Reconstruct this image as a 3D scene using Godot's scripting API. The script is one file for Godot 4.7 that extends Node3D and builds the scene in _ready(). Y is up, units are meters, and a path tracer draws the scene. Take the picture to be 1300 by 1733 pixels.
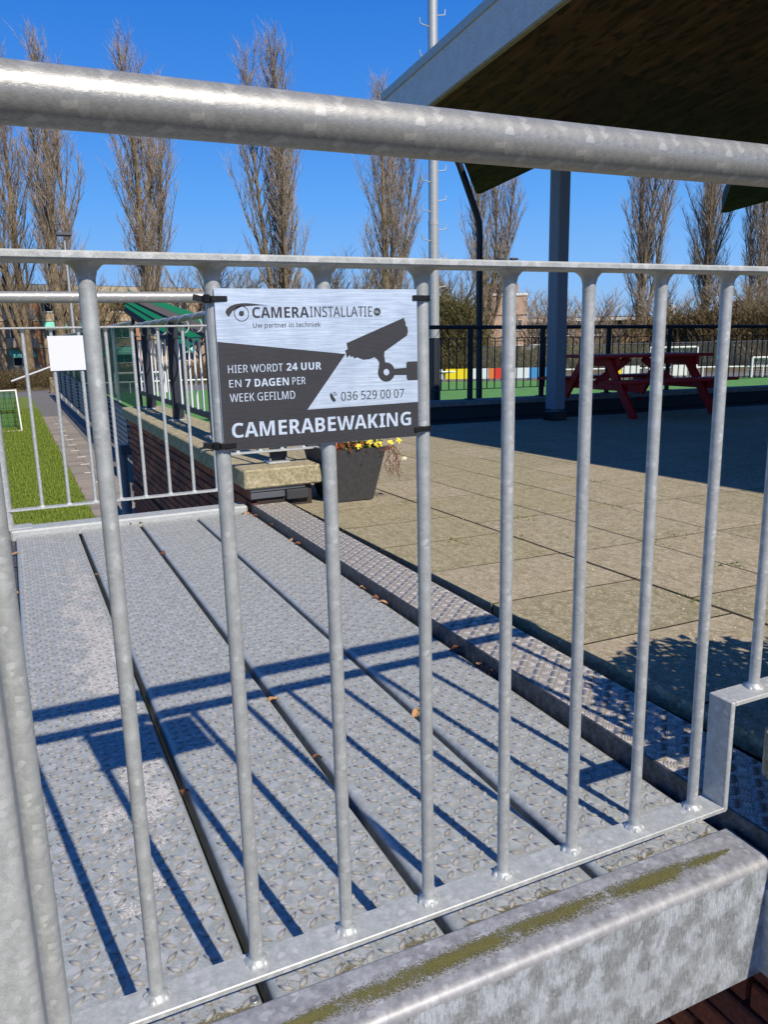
extends Node3D

# ---------------------------------------------------------------- mesh builder
class MB:
	var v := PackedVector3Array()
	var n := PackedVector3Array()
	var uv := PackedVector2Array()
	var c := PackedColorArray()
	var ix := PackedInt32Array()
	var col := Color(1, 1, 1)
	func vert(p: Vector3, nn: Vector3, t := Vector2.ZERO) -> int:
		v.append(p); n.append(nn); uv.append(t); c.append(col)
		return v.size() - 1
	# a, b, c counter-clockwise seen from outside
	func tri(a: int, b: int, d: int):
		ix.append(a); ix.append(d); ix.append(b)
	func quad(a: int, b: int, d: int, e: int):
		tri(a, b, d); tri(a, d, e)
	func face(pts: Array, ref: Vector3):
		var cen := Vector3.ZERO
		for p in pts: cen += p
		cen /= pts.size()
		var nn: Vector3 = (pts[1] - pts[0]).cross(pts[2] - pts[0]).normalized()
		if nn.length() < .5 and pts.size() > 3: nn = (pts[2] - pts[0]).cross(pts[3] - pts[0]).normalized()
		var order := pts.duplicate()
		if nn.dot(cen - ref) < 0:
			nn = -nn
			order.reverse()
		var s := v.size()
		for p in order: vert(p, nn, Vector2(p.x, p.z))
		for i in range(1, order.size() - 1): tri(s, s + i, s + i + 1)
	func box(cen: Vector3, size: Vector3, b := 0.0, basis := Basis.IDENTITY):
		var h := size / 2
		if b <= 0.0:
			for ax in 3:
				for s in [-1.0, 1.0]:
					var pts := []
					var a1 := (ax + 1) % 3
					var a2 := (ax + 2) % 3
					for q in [[-1, -1], [1, -1], [1, 1], [-1, 1]]:
						var p := Vector3.ZERO
						p[ax] = s * h[ax]; p[a1] = q[0] * h[a1]; p[a2] = q[1] * h[a2]
						pts.append(cen + basis * p)
					face(pts, cen)
			return
		for ax in 3:
			var a1 := (ax + 1) % 3
			var a2 := (ax + 2) % 3
			for s in [-1.0, 1.0]:
				var pts := []
				for q in [[-1, -1], [1, -1], [1, 1], [-1, 1]]:
					var p := Vector3.ZERO
					p[ax] = s * h[ax]; p[a1] = q[0] * (h[a1] - b); p[a2] = q[1] * (h[a2] - b)
					pts.append(cen + basis * p)
				face(pts, cen)
			for s in [-1.0, 1.0]:
				for t in [-1.0, 1.0]:
					var pts := []
					for q in [[0, -1], [0, 1], [1, 1], [1, -1]]:
						var p := Vector3.ZERO
						p[ax] = q[1] * (h[ax] - b)
						p[a1] = s * (h[a1] - (b if q[0] == 1 else 0.0))
						p[a2] = t * (h[a2] - (0.0 if q[0] == 1 else b))
						pts.append(cen + basis * p)
					face(pts, cen)
		for sx in [-1.0, 1.0]:
			for sy in [-1.0, 1.0]:
				for sz in [-1.0, 1.0]:
					var sg := Vector3(sx, sy, sz)
					var pts := []
					for ax in 3:
						var p := sg * (h - Vector3(b, b, b))
						p[ax] = sg[ax] * h[ax]
						pts.append(cen + basis * p)
					face(pts, cen)
	func tube(path: Array, r, sides := 8, caps := true):
		var np := path.size()
		var t0: Vector3 = (path[1] - path[0]).normalized()
		var u := t0.cross(Vector3.UP if absf(t0.y) < .9 else Vector3.RIGHT).normalized()
		var s := v.size()
		var run := 0.0
		for i in np:
			var t: Vector3 = t0
			if i == 0: t = (path[1] - path[0]).normalized()
			elif i == np - 1: t = (path[i] - path[i - 1]).normalized()
			else: t = ((path[i + 1] - path[i]).normalized() + (path[i] - path[i - 1]).normalized()).normalized()
			u = (u - t * u.dot(t)).normalized()
			var w := t.cross(u)
			var rr: float = r[i] if r is Array else r
			if i > 0: run += (path[i] - path[i - 1]).length()
			for k in sides:
				var a := TAU * k / sides
				var d := u * cos(a) + w * sin(a)
				vert(path[i] + d * rr, d, Vector2(float(k) / sides, run))
		for i in np - 1:
			for k in sides:
				var k2 := (k + 1) % sides
				var a := s + i * sides
				quad(a + k, a + k2, a + sides + k2, a + sides + k)
		if caps:
			for e in [0, np - 1]:
				var pts := []
				for k in sides: pts.append(v[s + e * sides + k])
				var inner: Vector3 = path[1] if e == 0 else path[np - 2]
				face(pts, inner)
	# profile: points (radius, height) from bottom to top round the y axis through cen
	func lathe(cen: Vector3, prof: Array, sides := 16):
		var s := v.size()
		var m := prof.size()
		for i in m:
			var d: Vector2 = (prof[mini(i + 1, m - 1)] - prof[maxi(i - 1, 0)]).normalized()
			for k in sides:
				var a := TAU * k / sides
				var dir := Vector3(cos(a), 0, -sin(a))
				vert(cen + dir * prof[i].x + Vector3(0, prof[i].y, 0), (dir * d.y + Vector3(0, -d.x, 0)).normalized())
		for i in m - 1:
			for k in sides:
				var k2 := (k + 1) % sides
				quad(s + i * sides + k, s + i * sides + k2, s + (i + 1) * sides + k2, s + (i + 1) * sides + k)
	# flat polygon in xy extruded from z0 to z1
	func prism(poly: PackedVector2Array, z0: float, z1: float, xf := Transform3D.IDENTITY):
		if Geometry2D.is_polygon_clockwise(poly):
			poly.reverse()
		var tr := Geometry2D.triangulate_polygon(poly)
		for side in 2:
			var z := z1 if side == 1 else z0
			var nn := (xf.basis * Vector3(0, 0, 1 if side == 1 else -1)).normalized()
			var s := v.size()
			for p in poly: vert(xf * Vector3(p.x, p.y, z), nn, p)
			for i in range(0, tr.size(), 3):
				var a := poly[tr[i]]
				var b := poly[tr[i + 1]]
				var d := poly[tr[i + 2]]
				var ccw := (b - a).cross(d - a) > 0
				if ccw == (side == 1): tri(s + tr[i], s + tr[i + 1], s + tr[i + 2])
				else: tri(s + tr[i], s + tr[i + 2], s + tr[i + 1])
		for i in poly.size():
			var a := poly[i]
			var b := poly[(i + 1) % poly.size()]
			var nn := (xf.basis * Vector3(b.y - a.y, a.x - b.x, 0)).normalized()
			var q0 := vert(xf * Vector3(a.x, a.y, z0), nn)
			var q1 := vert(xf * Vector3(b.x, b.y, z0), nn)
			var q2 := vert(xf * Vector3(b.x, b.y, z1), nn)
			var q3 := vert(xf * Vector3(a.x, a.y, z1), nn)
			quad(q0, q1, q2, q3)
	# sweep of a profile (x, y) with smooth normals along z
	func sweep(prof: Array, z0: float, z1: float, closed := false):
		var m := prof.size()
		var s := v.size()
		for e in 2:
			var run := 0.0
			for i in m:
				var pa: Vector2 = prof[(i - 1 + m) % m] if closed or i > 0 else prof[i]
				var pb: Vector2 = prof[(i + 1) % m] if closed or i < m - 1 else prof[i]
				var d := (pb - pa).normalized()
				if i > 0: run += (prof[i] - prof[i - 1]).length()
				vert(Vector3(prof[i].x, prof[i].y, z0 if e == 0 else z1), Vector3(-d.y, d.x, 0), Vector2(z0 if e == 0 else z1, run))
		var lim := m if closed else m - 1
		for i in lim:
			var j := (i + 1) % m
			quad(s + i, s + m + i, s + m + j, s + j)
	func lozenge(cen: Vector3, ang: float, ln: float, wd: float, h: float, rim: Color, top: Color, seg := 10):
		var s := v.size()
		var ca := cos(ang)
		var sa := sin(ang)
		for ring in 2:
			var k := 1.0 if ring == 0 else .58
			col = rim if ring == 0 else top
			for i in seg:
				var a := TAU * i / seg
				var lx := cos(a) * ln / 2 * k
				var lz := sin(a) * absf(sin(a)) * wd / 2 * k
				var p := Vector3(lx * ca - lz * sa, 0.0 if ring == 0 else h * .8, lx * sa + lz * ca)
				var nn := Vector3(p.x, 0, p.z).normalized() * (.75 if ring == 0 else .45) + Vector3(0, .8, 0)
				vert(cen + p, nn.normalized())
		col = top
		var ct := vert(cen + Vector3(0, h, 0), Vector3.UP)
		for i in seg:
			var j := (i + 1) % seg
			quad(s + j, s + i, s + seg + i, s + seg + j)
			tri(s + seg + j, s + seg + i, ct)
		col = Color(1, 1, 1)
	func mesh(m: Material) -> ArrayMesh:
		var arr := []
		arr.resize(Mesh.ARRAY_MAX)
		arr[Mesh.ARRAY_VERTEX] = v
		arr[Mesh.ARRAY_NORMAL] = n
		arr[Mesh.ARRAY_TEX_UV] = uv
		arr[Mesh.ARRAY_COLOR] = c
		arr[Mesh.ARRAY_INDEX] = ix
		var am := ArrayMesh.new()
		am.add_surface_from_arrays(Mesh.PRIMITIVE_TRIANGLES, arr)
		am.surface_set_material(0, m)
		return am

# ---------------------------------------------------------------- scene helpers
var used := {}
func numbered(called: String, parent: Node) -> String:
	var key := str(parent.get_instance_id()) + called
	var k: int = used.get(key, 0)
	used[key] = k + 1
	return called if k == 0 else "%s_%03d" % [called, k]
func tag(o: Node, label: String, category: String, group := "", kind := ""):
	o.set_meta("label", label)
	o.set_meta("category", category)
	if group: o.set_meta("group", group)
	if kind: o.set_meta("kind", kind)
func thing(called: String, label: String, category: String, at := Vector3.ZERO, group := "") -> Node3D:
	var o := Node3D.new()
	o.name = numbered(called, self)
	add_child(o, true)
	o.position = at
	tag(o, label, category, group)
	return o
func put(called: String, am: Mesh, parent: Node = self, mat: Material = null) -> MeshInstance3D:
	var o := MeshInstance3D.new()
	o.mesh = am
	o.name = numbered(called, parent)
	if mat: o.material_override = mat
	parent.add_child(o, true)
	return o
func struct(called: String, am: Mesh) -> MeshInstance3D:
	var o := put(called, am)
	o.set_meta("kind", "structure")
	return o
func copy(o: Node3D, at: Vector3, label: String) -> Node3D:
	var r: Node3D = o.duplicate()
	r.name = numbered(str(o.name).rstrip("0123456789").trim_suffix("_"), self)
	add_child(r, true)
	r.position = at
	r.set_meta("label", label)
	return r
func bx(cen: Vector3, size: Vector3, m: Material, b := 0.0) -> ArrayMesh:
	var q := MB.new()
	q.box(cen, size, b)
	return q.mesh(m)
func tb(path: Array, r, m: Material, sides := 10) -> ArrayMesh:
	var q := MB.new()
	q.tube(path, r, sides)
	return q.mesh(m)
func lin(r: float, g: float, b: float) -> Color:
	return Color(r, g, b).linear_to_srgb()

# ---------------------------------------------------------------- textures
func noise(seed_: int, freq: float, type := FastNoiseLite.TYPE_SIMPLEX_SMOOTH, oct := 3, size := 512, sx := 1.0) -> PackedByteArray:
	var f := FastNoiseLite.new()
	f.seed = seed_
	f.noise_type = type
	f.frequency = freq
	f.fractal_type = FastNoiseLite.FRACTAL_FBM if oct > 1 else FastNoiseLite.FRACTAL_NONE
	f.fractal_octaves = oct
	if type == FastNoiseLite.TYPE_CELLULAR:
		f.cellular_return_type = FastNoiseLite.RETURN_CELL_VALUE
		f.cellular_jitter = 1.0
	var im := f.get_seamless_image(size, size, false, false, .15)
	if sx != 1.0:
		im.resize(int(size * sx), size, Image.INTERPOLATE_BILINEAR)
		var wide := Image.create(size, size, false, Image.FORMAT_L8)
		for k in range(0, size, int(size * sx)): wide.blit_rect(im, Rect2i(0, 0, int(size * sx), size), Vector2i(k, 0))
		im = wide
	im.convert(Image.FORMAT_L8)
	return im.get_data()
func tex(data: PackedByteArray, size := 512, fmt := Image.FORMAT_RGB8) -> ImageTexture:
	return ImageTexture.create_from_image(Image.create_from_data(size, size, false, fmt, data))
# mixes up to three noises into a colour map: base (sRGB 0..255), each noise pulls towards a colour above a threshold or sways the tone
func blend(base: Color, layers: Array, size := 512) -> ImageTexture:
	var out := PackedByteArray()
	out.resize(size * size * 3)
	var cur := [base.r8, base.g8, base.b8]
	var cnt := size * size
	var fr := PackedFloat32Array(); fr.resize(cnt); fr.fill(cur[0])
	var fg := PackedFloat32Array(); fg.resize(cnt); fg.fill(cur[1])
	var fb := PackedFloat32Array(); fb.resize(cnt); fb.fill(cur[2])
	for l in layers:
		var d: PackedByteArray = l[0]
		if l[1] is float:
			var amp: float = l[1] / 128.0
			for i in cnt:
				var k := (d[i] - 128) * amp
				fr[i] += k; fg[i] += k; fb[i] += k
		else:
			var tc: Color = l[1]
			var lo: float = l[2]
			var hi: float = l[3]
			var st: float = l[4]
			var tr := float(tc.r8)
			var tg := float(tc.g8)
			var tb_ := float(tc.b8)
			var inv := 1.0 / (hi - lo)
			for i in cnt:
				var k := (d[i] - lo) * inv
				if k > 0.0:
					if k > 1.0: k = 1.0
					k *= st
					fr[i] += (tr - fr[i]) * k; fg[i] += (tg - fg[i]) * k; fb[i] += (tb_ - fb[i]) * k
	for i in cnt:
		out[i * 3] = clampi(int(fr[i]), 0, 255); out[i * 3 + 1] = clampi(int(fg[i]), 0, 255); out[i * 3 + 2] = clampi(int(fb[i]), 0, 255)
	return tex(out, size)
func mat(color: Color, rough := .8, metal := 0.0) -> StandardMaterial3D:
	var m := StandardMaterial3D.new()
	m.albedo_color = color
	m.roughness = rough
	m.metallic = metal
	return m
func tri(m: StandardMaterial3D, t: Texture2D, scale: Vector3, world := true) -> StandardMaterial3D:
	m.albedo_texture = t
	m.uv1_triplanar = true
	m.uv1_world_triplanar = world
	m.uv1_scale = scale
	return m
func bump(m: StandardMaterial3D, data: PackedByteArray, strength: float, size := 512):
	var im := Image.create_from_data(size, size, false, Image.FORMAT_L8, data)
	im.convert(Image.FORMAT_RGBA8)
	im.bump_map_to_normal_map(strength)
	m.normal_enabled = true
	m.normal_texture = ImageTexture.create_from_image(im)
	m.normal_scale = 1.0

var M := {}
func make_materials():
	var cell := noise(3, .045, FastNoiseLite.TYPE_CELLULAR, 1)
	var cell2 := noise(8, .02, FastNoiseLite.TYPE_CELLULAR, 1)
	var fine := noise(5, .12, FastNoiseLite.TYPE_SIMPLEX_SMOOTH, 4)
	var soft := noise(11, .012, FastNoiseLite.TYPE_SIMPLEX_SMOOTH, 4)
	var mid := noise(17, .035, FastNoiseLite.TYPE_SIMPLEX_SMOOTH, 5)
	var grit := noise(23, .35, FastNoiseLite.TYPE_SIMPLEX, 2)
	var streak := noise(29, .05, FastNoiseLite.TYPE_SIMPLEX, 4, 512)
	# fine lines along the drawn tube
	var drawn := PackedByteArray()
	drawn.resize(512 * 512)
	for y in 512:
		for x in 512: drawn[y * 512 + x] = grit[y * 512 + absi(x * 2 - 511) / 24]
	# galvanized steel of rails: grey zinc with pale flakes
	var zt := blend(Color8(180, 185, 185), [[soft, 12.0], [mid, 10.0], [fine, 9.0], [cell2, Color8(204, 209, 210), 196.0, 250.0, .4], [cell2, Color8(160, 165, 166), 60.0, 10.0, .35], [cell, Color8(226, 230, 230), 222.0, 250.0, .6], [drawn, 8.0]])
	M.zinc = tri(mat(Color(1, 1, 1), .5, .35), zt, Vector3(7, 7, 7))
	bump(M.zinc, fine, .5)
	M.zinc_rail = tri(mat(Color(1, 1, 1), .4, .3), blend(Color8(150, 152, 151), [[soft, 10.0], [mid, 8.0], [drawn, 26.0], [cell2, Color8(212, 212, 206), 236.0, 246.0, .6], [cell2, Color8(168, 170, 168), 200.0, 222.0, .25], [cell, Color8(180, 182, 180), 236.0, 248.0, .4]]), Vector3(9, 13, 13))
	bump(M.zinc_rail, drawn, .5)
	M.zinc_bar = tri(mat(Color(1, 1, 1), .5, .2), blend(Color8(178, 183, 182), [[soft, 12.0], [mid, 11.0], [fine, 10.0], [cell, Color8(212, 214, 217), 212.0, 250.0, .55], [cell2, Color8(196, 199, 202), 200.0, 250.0, .35], [grit, 8.0]]), Vector3(6, 6, 6))
	bump(M.zinc_bar, fine, .6)
	# deck plates: bluish zinc, scuffed, with dried dirt
	var scuff := PackedByteArray()
	scuff.resize(512 * 512)
	for y in 512:
		for x in 512: scuff[y * 512 + x] = streak[((y * 5 + x / 2) % 512) * 512 + absi(x * 2 - 511) / 3]
	var dk := blend(Color8(163, 170, 170), [[soft, 14.0], [mid, 12.0], [fine, 10.0], [grit, 8.0], [cell, Color8(192, 195, 198), 222.0, 232.0, .6], [scuff, Color8(206, 207, 206), 176.0, 210.0, .55], [noise(43, .02, FastNoiseLite.TYPE_SIMPLEX, 4), Color8(158, 148, 128), 160.0, 210.0, .5]])
	M.deck = tri(mat(Color(1, 1, 1), .5, .12), dk, Vector3(3.3, 3.3, 3.3))
	bump(M.deck, fine, .6)
	M.tread = mat(Color(1, 1, 1), .42, .15)
	M.tread.vertex_color_use_as_albedo = true
	# beam front: large pale crystals and runs
	var run := noise(47, .04, FastNoiseLite.TYPE_SIMPLEX, 5, 512)
	var runs := PackedByteArray()
	runs.resize(512 * 512)
	for y in 512:
		for x in 512: runs[y * 512 + x] = run[(y / 4 + 100) * 512 + x]
	var hatch := PackedByteArray()
	hatch.resize(512 * 512)
	for y in 512:
		for x in 512: hatch[y * 512 + x] = grit[(absi(y * 2 - 511) / 22) * 512 + x]
	var bf := blend(Color8(150, 156, 160), [[mid, 12.0], [soft, Color8(206, 216, 227), 90.0, 160.0, .7], [hatch, 30.0], [fine, 9.0], [runs, Color8(122, 127, 130), 100.0, 60.0, .3], [fine, Color8(228, 232, 236), 186.0, 216.0, .45]])
	M.beam_face = tri(mat(Color(1, 1, 1), .5, .25), bf, Vector3(2.4, 2.4, 2.4))
	M.beam = tri(mat(Color(1, 1, 1), .5, .25), blend(Color8(158, 160, 164), [[soft, 18.0], [mid, 16.0], [fine, 8.0], [cell, Color8(208, 212, 216), 196.0, 250.0, .55], [cell2, Color8(198, 203, 209), 200.0, 250.0, .4]]), Vector3(5, 5, 5))
	# concrete paving
	var cell3 := noise(53, .16, FastNoiseLite.TYPE_CELLULAR, 1)
	for k in 4:
		var base: Color = [Color8(163, 153, 127), Color8(154, 145, 117), Color8(169, 157, 132), Color8(158, 149, 117)][k]
		var t := blend(base, [[soft, 22.0], [mid, 22.0], [grit, 48.0], [cell3, Color8(224, 214, 192), 240.0, 244.0, .8], [cell3, Color8(196, 186, 162), 212.0, 222.0, .45], [cell3, Color8(116, 106, 82), 40.0, 28.0, .4], [noise(61 + k, .03, FastNoiseLite.TYPE_SIMPLEX, 5), Color8(150, 142, 96), 148.0, 200.0, .55], [noise(71 + k, .025, FastNoiseLite.TYPE_SIMPLEX, 4), Color8(198, 186, 166), 172.0, 205.0, .55], [grit, Color8(96, 88, 72), 70.0, 40.0, .5]])
		M["tile%d" % k] = tri(mat(Color(1, 1, 1), .9), t, Vector3(2.1 + .3 * k, 2.1, 2.3 - .2 * k))
		bump(M["tile%d" % k], grit, 2.5)
	M.joint = tri(mat(Color8(62, 52, 38), .95), blend(Color8(190, 190, 190), [[mid, 60.0], [soft, 70.0]]), Vector3(3, 3, 3))
	M.moss = mat(Color8(96, 112, 38), .95)
	var ct := blend(Color8(172, 162, 132), [[soft, 22.0], [mid, 26.0], [grit, 22.0], [noise(83, .04, FastNoiseLite.TYPE_SIMPLEX, 4), Color8(134, 134, 92), 150.0, 205.0, .6], [cell3, Color8(110, 96, 72), 235.0, 240.0, .5]])
	M.coping = tri(mat(Color(1, 1, 1), .92), ct, Vector3(2.5, 2.5, 2.5))
	bump(M.coping, grit, 2.2)
	M.kerb = tri(mat(Color(1, 1, 1), .92), blend(Color8(128, 128, 124), [[soft, 16.0], [mid, 18.0], [grit, 16.0]]), Vector3(1.5, 1.5, 1.5))
	for k in 4:
		M["brick%d" % k] = tri(mat([Color8(182, 100, 72), Color8(160, 86, 64), Color8(196, 110, 76), Color8(142, 82, 66)][k], .9), blend(Color8(225, 222, 220), [[mid, 40.0], [grit, 30.0]]), Vector3(4, 4, 4))
	M.mortar = mat(Color8(58, 50, 44), .95)
	M.lead = mat(Color8(88, 92, 100), .6, .3)
	M.dark_stone = tri(mat(Color8(74, 76, 80), .85), blend(Color8(200, 200, 200), [[grit, 50.0], [mid, 50.0]]), Vector3(6, 6, 6))
	# aluminium tread strip
	M.alu = tri(mat(Color(1, 1, 1), .45, .2), blend(Color8(214, 208, 198), [[soft, 26.0], [mid, 26.0], [grit, 18.0], [noise(91, .03, FastNoiseLite.TYPE_SIMPLEX, 5), Color8(140, 126, 106), 160.0, 210.0, .55]]), Vector3(4, 4, 4))
	M.alu_bar = mat(Color8(170, 168, 163), .36, .55)
	M.angle = tri(mat(Color(1, 1, 1), .55, .1), blend(Color8(72, 76, 80), [[soft, 24.0], [mid, 24.0], [fine, 14.0]]), Vector3(4, 4, 4))
	M.navy = tri(mat(Color8(46, 54, 64), .55, .1), blend(Color8(225, 225, 225), [[mid, 24.0], [fine, 14.0]]), Vector3(3, 3, 3))
	M.navy_post = tri(mat(Color8(140, 152, 162), .6, .05), blend(Color8(220, 220, 220), [[mid, 26.0], [grit, 12.0]]), Vector3(2, 2, 2))
	M.black = mat(Color8(18, 18, 19), .45)
	M.steel_dark = mat(Color8(64, 72, 84), .6, .3)
	# the sign
	var br := noise(97, .02, FastNoiseLite.TYPE_SIMPLEX, 5)
	var brush := PackedByteArray()
	brush.resize(512 * 512)
	for y in 512:
		for x in 512: brush[y * 512 + x] = br[((y * 37) % 512) * 512 + absi(x * 2 - 511) / 6]
	M.brushed = tri(mat(Color(1, 1, 1), .38, .4), blend(Color8(206, 222, 240), [[brush, 28.0], [soft, 10.0]]), Vector3(5, 3, 5))
	M.print_dark = tri(mat(Color(1, 1, 1), .5), blend(Color8(55, 56, 60), [[grit, 22.0], [brush, 10.0]]), Vector3(9, 5, 9))
	M.print_light = tri(mat(Color(1, 1, 1), .4, .2), blend(Color8(204, 220, 238), [[brush, 22.0]]), Vector3(5, 3, 5))
	M.white = mat(Color8(222, 226, 232), .5)
	M.white_paint = mat(Color8(228, 228, 224), .6)
	M.table_red = tri(mat(Color8(204, 20, 22), .5), blend(Color8(230, 225, 225), [[noise(101, .05, FastNoiseLite.TYPE_SIMPLEX, 4, 512, .25), 40.0]]), Vector3(2, 2, 2))
	M.bolt = mat(Color8(150, 150, 150), .4, .7)
	var ply := noise(103, .03, FastNoiseLite.TYPE_SIMPLEX, 5)
	var grain := PackedByteArray()
	grain.resize(512 * 512)
	for y in 512:
		for x in 512: grain[y * 512 + x] = ply[(y / 8 + (x / 40) % 7) * 512 + x]
	for k in 3:
		M["ply%d" % k] = tri(mat([Color8(108, 78, 56), Color8(94, 68, 50), Color8(116, 84, 58)][k], .85), blend(Color8(190, 184, 176), [[grain, 60.0], [mid, 16.0], [soft, 50.0], [noise(107 + k, .025, FastNoiseLite.TYPE_SIMPLEX, 4), Color8(58, 50, 42), 160.0, 200.0, .7]]), Vector3(.5, .5, .22))
	M.fascia = tri(mat(Color8(214, 218, 222), .5), blend(Color8(240, 240, 240), [[soft, 10.0], [noise(109, .05, FastNoiseLite.TYPE_SIMPLEX, 4), Color8(190, 188, 182), 170.0, 200.0, .5]]), Vector3(1, 1, 1))
	M.roof = mat(Color8(70, 72, 74), .9)
	M.pot = tri(mat(Color8(70, 70, 71), .75), blend(Color8(225, 225, 225), [[mid, 30.0], [soft, 24.0]]), Vector3(4, 4, 4))
	M.soil = mat(Color8(48, 36, 28), .95)
	M.leaf = mat(Color8(104, 128, 50), .6)
	M.leaf.backlight = Color(.2, .25, .08)
	M.leaf_dark = mat(Color8(58, 80, 34), .6)
	M.petal = mat(Color8(236, 214, 70), .6)
	M.petal.backlight = Color(.4, .35, .1)
	M.petal_white = mat(Color8(226, 222, 184), .6)
	M.rust = mat(Color8(172, 92, 52), .8)
	M.stem = mat(Color8(122, 70, 54), .8)
	M.dry = mat(Color8(124, 78, 50), .85)
	M.dry2 = mat(Color8(176, 136, 96), .85)
	var gr := blend(Color8(104, 122, 38), [[soft, 24.0], [mid, 26.0], [noise(113, .2, FastNoiseLite.TYPE_SIMPLEX, 3), 50.0], [noise(127, .02, FastNoiseLite.TYPE_SIMPLEX, 4), Color8(140, 132, 62), 150.0, 200.0, .5]])
	M.grass = tri(mat(Color(1, 1, 1), .95), gr, Vector3(.8, .8, .8))
	M.blade = mat(Color8(112, 132, 42), .8)
	M.turf = tri(mat(Color8(98, 158, 78), .95), blend(Color8(225, 225, 225), [[soft, 18.0], [noise(131, .2, FastNoiseLite.TYPE_SIMPLEX, 3), 26.0]]), Vector3(.3, .3, .3))
	M.earth = tri(mat(Color8(112, 98, 62), .95), blend(Color8(215, 212, 205), [[soft, 40.0], [mid, 40.0], [grit, 30.0]]), Vector3(.15, .15, .15))
	M.asphalt = tri(mat(Color8(128, 126, 122), .9), blend(Color8(225, 225, 225), [[mid, 20.0], [grit, 20.0]]), Vector3(.4, .4, .4))
	for k in 3:
		M["path%d" % k] = tri(mat([Color8(166, 156, 144), Color8(154, 146, 135), Color8(174, 163, 149)][k], .92), blend(Color8(225, 225, 225), [[mid, 26.0], [grit, 26.0]]), Vector3(2, 2, 2))
	M.path_light = mat(Color8(206, 200, 190), .85)
	M.bark = tri(mat(Color8(158, 144, 122), .95), blend(Color8(205, 200, 192), [[mid, 60.0], [soft, 40.0], [noise(137, .02, FastNoiseLite.TYPE_SIMPLEX, 3), Color8(140, 146, 88), 150.0, 190.0, .7]]), Vector3(.5, .25, .5), false)
	M.twig = mat(Color8(178, 164, 150), .95)
	M.twig_olive = mat(Color8(146, 130, 92), .95)
	M.bush = mat(Color8(100, 86, 56), .95)
	M.bush_green = mat(Color8(104, 98, 58), .95)
	M.net = mat(Color(.03, .42, .27, .6), .9)
	M.net.transparency = BaseMaterial3D.TRANSPARENCY_ALPHA
	M.mesh_net = mat(Color(.6, .62, .6, .12), .9)
	M.mesh_net.transparency = BaseMaterial3D.TRANSPARENCY_ALPHA
	M.net_green = mat(Color(.32, .56, .38, .5), .9)
	M.net_green.transparency = BaseMaterial3D.TRANSPARENCY_ALPHA
	M.slat = mat(Color8(206, 208, 210), .6)
	M.green = mat(Color8(0, 112, 76), .65)
	M.grey_cloth = mat(Color8(84, 82, 82), .8)
	M.wall_brown = tri(mat(Color8(196, 172, 144), .9), blend(Color8(225, 225, 225), [[mid, 30.0], [grit, 26.0]]), Vector3(.3, .3, .3))
	M.wall_pink = tri(mat(Color8(206, 178, 156), .9), blend(Color8(228, 228, 228), [[soft, 20.0], [mid, 20.0]]), Vector3(.2, .2, .2))
	M.wall_cream = tri(mat(Color8(206, 194, 172), .9), blend(Color8(228, 228, 228), [[soft, 20.0], [mid, 14.0]]), Vector3(.2, .2, .2))
	M.wall_dark = mat(Color8(110, 98, 84), .9)
	M.brick_orange = tri(mat(Color8(196, 146, 110), .9), blend(Color8(228, 228, 228), [[mid, 26.0], [grit, 20.0]]), Vector3(.4, .4, .4))
	M.glass = mat(Color8(40, 46, 54), .12, .0)
	M.awning = mat(Color8(132, 216, 196), .8)
	M.awning_dark = mat(Color8(40, 120, 100), .8)
	M.yellow = mat(Color8(240, 214, 20), .6)
	M.red = mat(Color8(214, 56, 40), .6)
	M.orange = mat(Color8(226, 120, 60), .6)
	M.blue = mat(Color8(70, 140, 200), .6)

# ---------------------------------------------------------------- geometry of the place
const DECK_Y := -0.115
const GROUND := -1.27
func patio_y(x: float, z: float) -> float:
	return -0.075 - 0.0122 * (x - 1.2) + 0.0147 * (z + 1.0)

func _ready():
	var rng := RandomNumberGenerator.new()
	rng.seed = 7
	# camera
	var cam := Camera3D.new()
	cam.name = "camera"
	cam.transform = Transform3D(Basis(Vector3(.904959, -.022301, .424913), Vector3(.110876, .976485, -.184888), Vector3(-.410798, .214428, .886152)), Vector3(-.07709, .745, .82825))
	cam.fov = 65.81
	cam.near = .02
	cam.far = 900.0
	add_child(cam)
	# sky
	var env := Environment.new()
	env.background_mode = Environment.BG_SKY
	var sky := Sky.new()
	var pan := PanoramaSkyMaterial.new()
	pan.panorama = sky_image()
	sky.sky_material = pan
	env.sky = sky
	env.background_energy_multiplier = 1.0
	env.tonemap_mode = Environment.TONE_MAPPER_LINEAR
	env.tonemap_exposure = 1.0
	env.sdfgi_enabled = true
	env.ssao_enabled = true
	env.ssil_enabled = true
	var we := WorldEnvironment.new()
	we.name = "world_environment"
	we.environment = env
	add_child(we)
	# sun: behind the viewer, a little to the right, about 43 degrees up
	var sun := DirectionalLight3D.new()
	sun.name = "sun"
	sun.light_color = Color(1, .955, .89)
	sun.light_energy = 1.6
	sun.light_angular_distance = .5
	sun.shadow_enabled = true
	add_child(sun)
	sun.look_at_from_position(Vector3(.14, 1, 1.037) * 10.0, Vector3.ZERO)

	make_materials()
	build_ground(rng)
	build_patio(rng)
	build_walls(rng)
	build_deck(rng)
	build_canopy()
	build_patio_fence()
	build_gates()
	build_sign()
	build_side_railing()
	build_planters(rng)
	build_table()
	build_poles()
	build_left_side(rng)
	build_field(rng)
	build_buildings(rng)
	build_trees(rng)
	build_leaves(rng)

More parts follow.
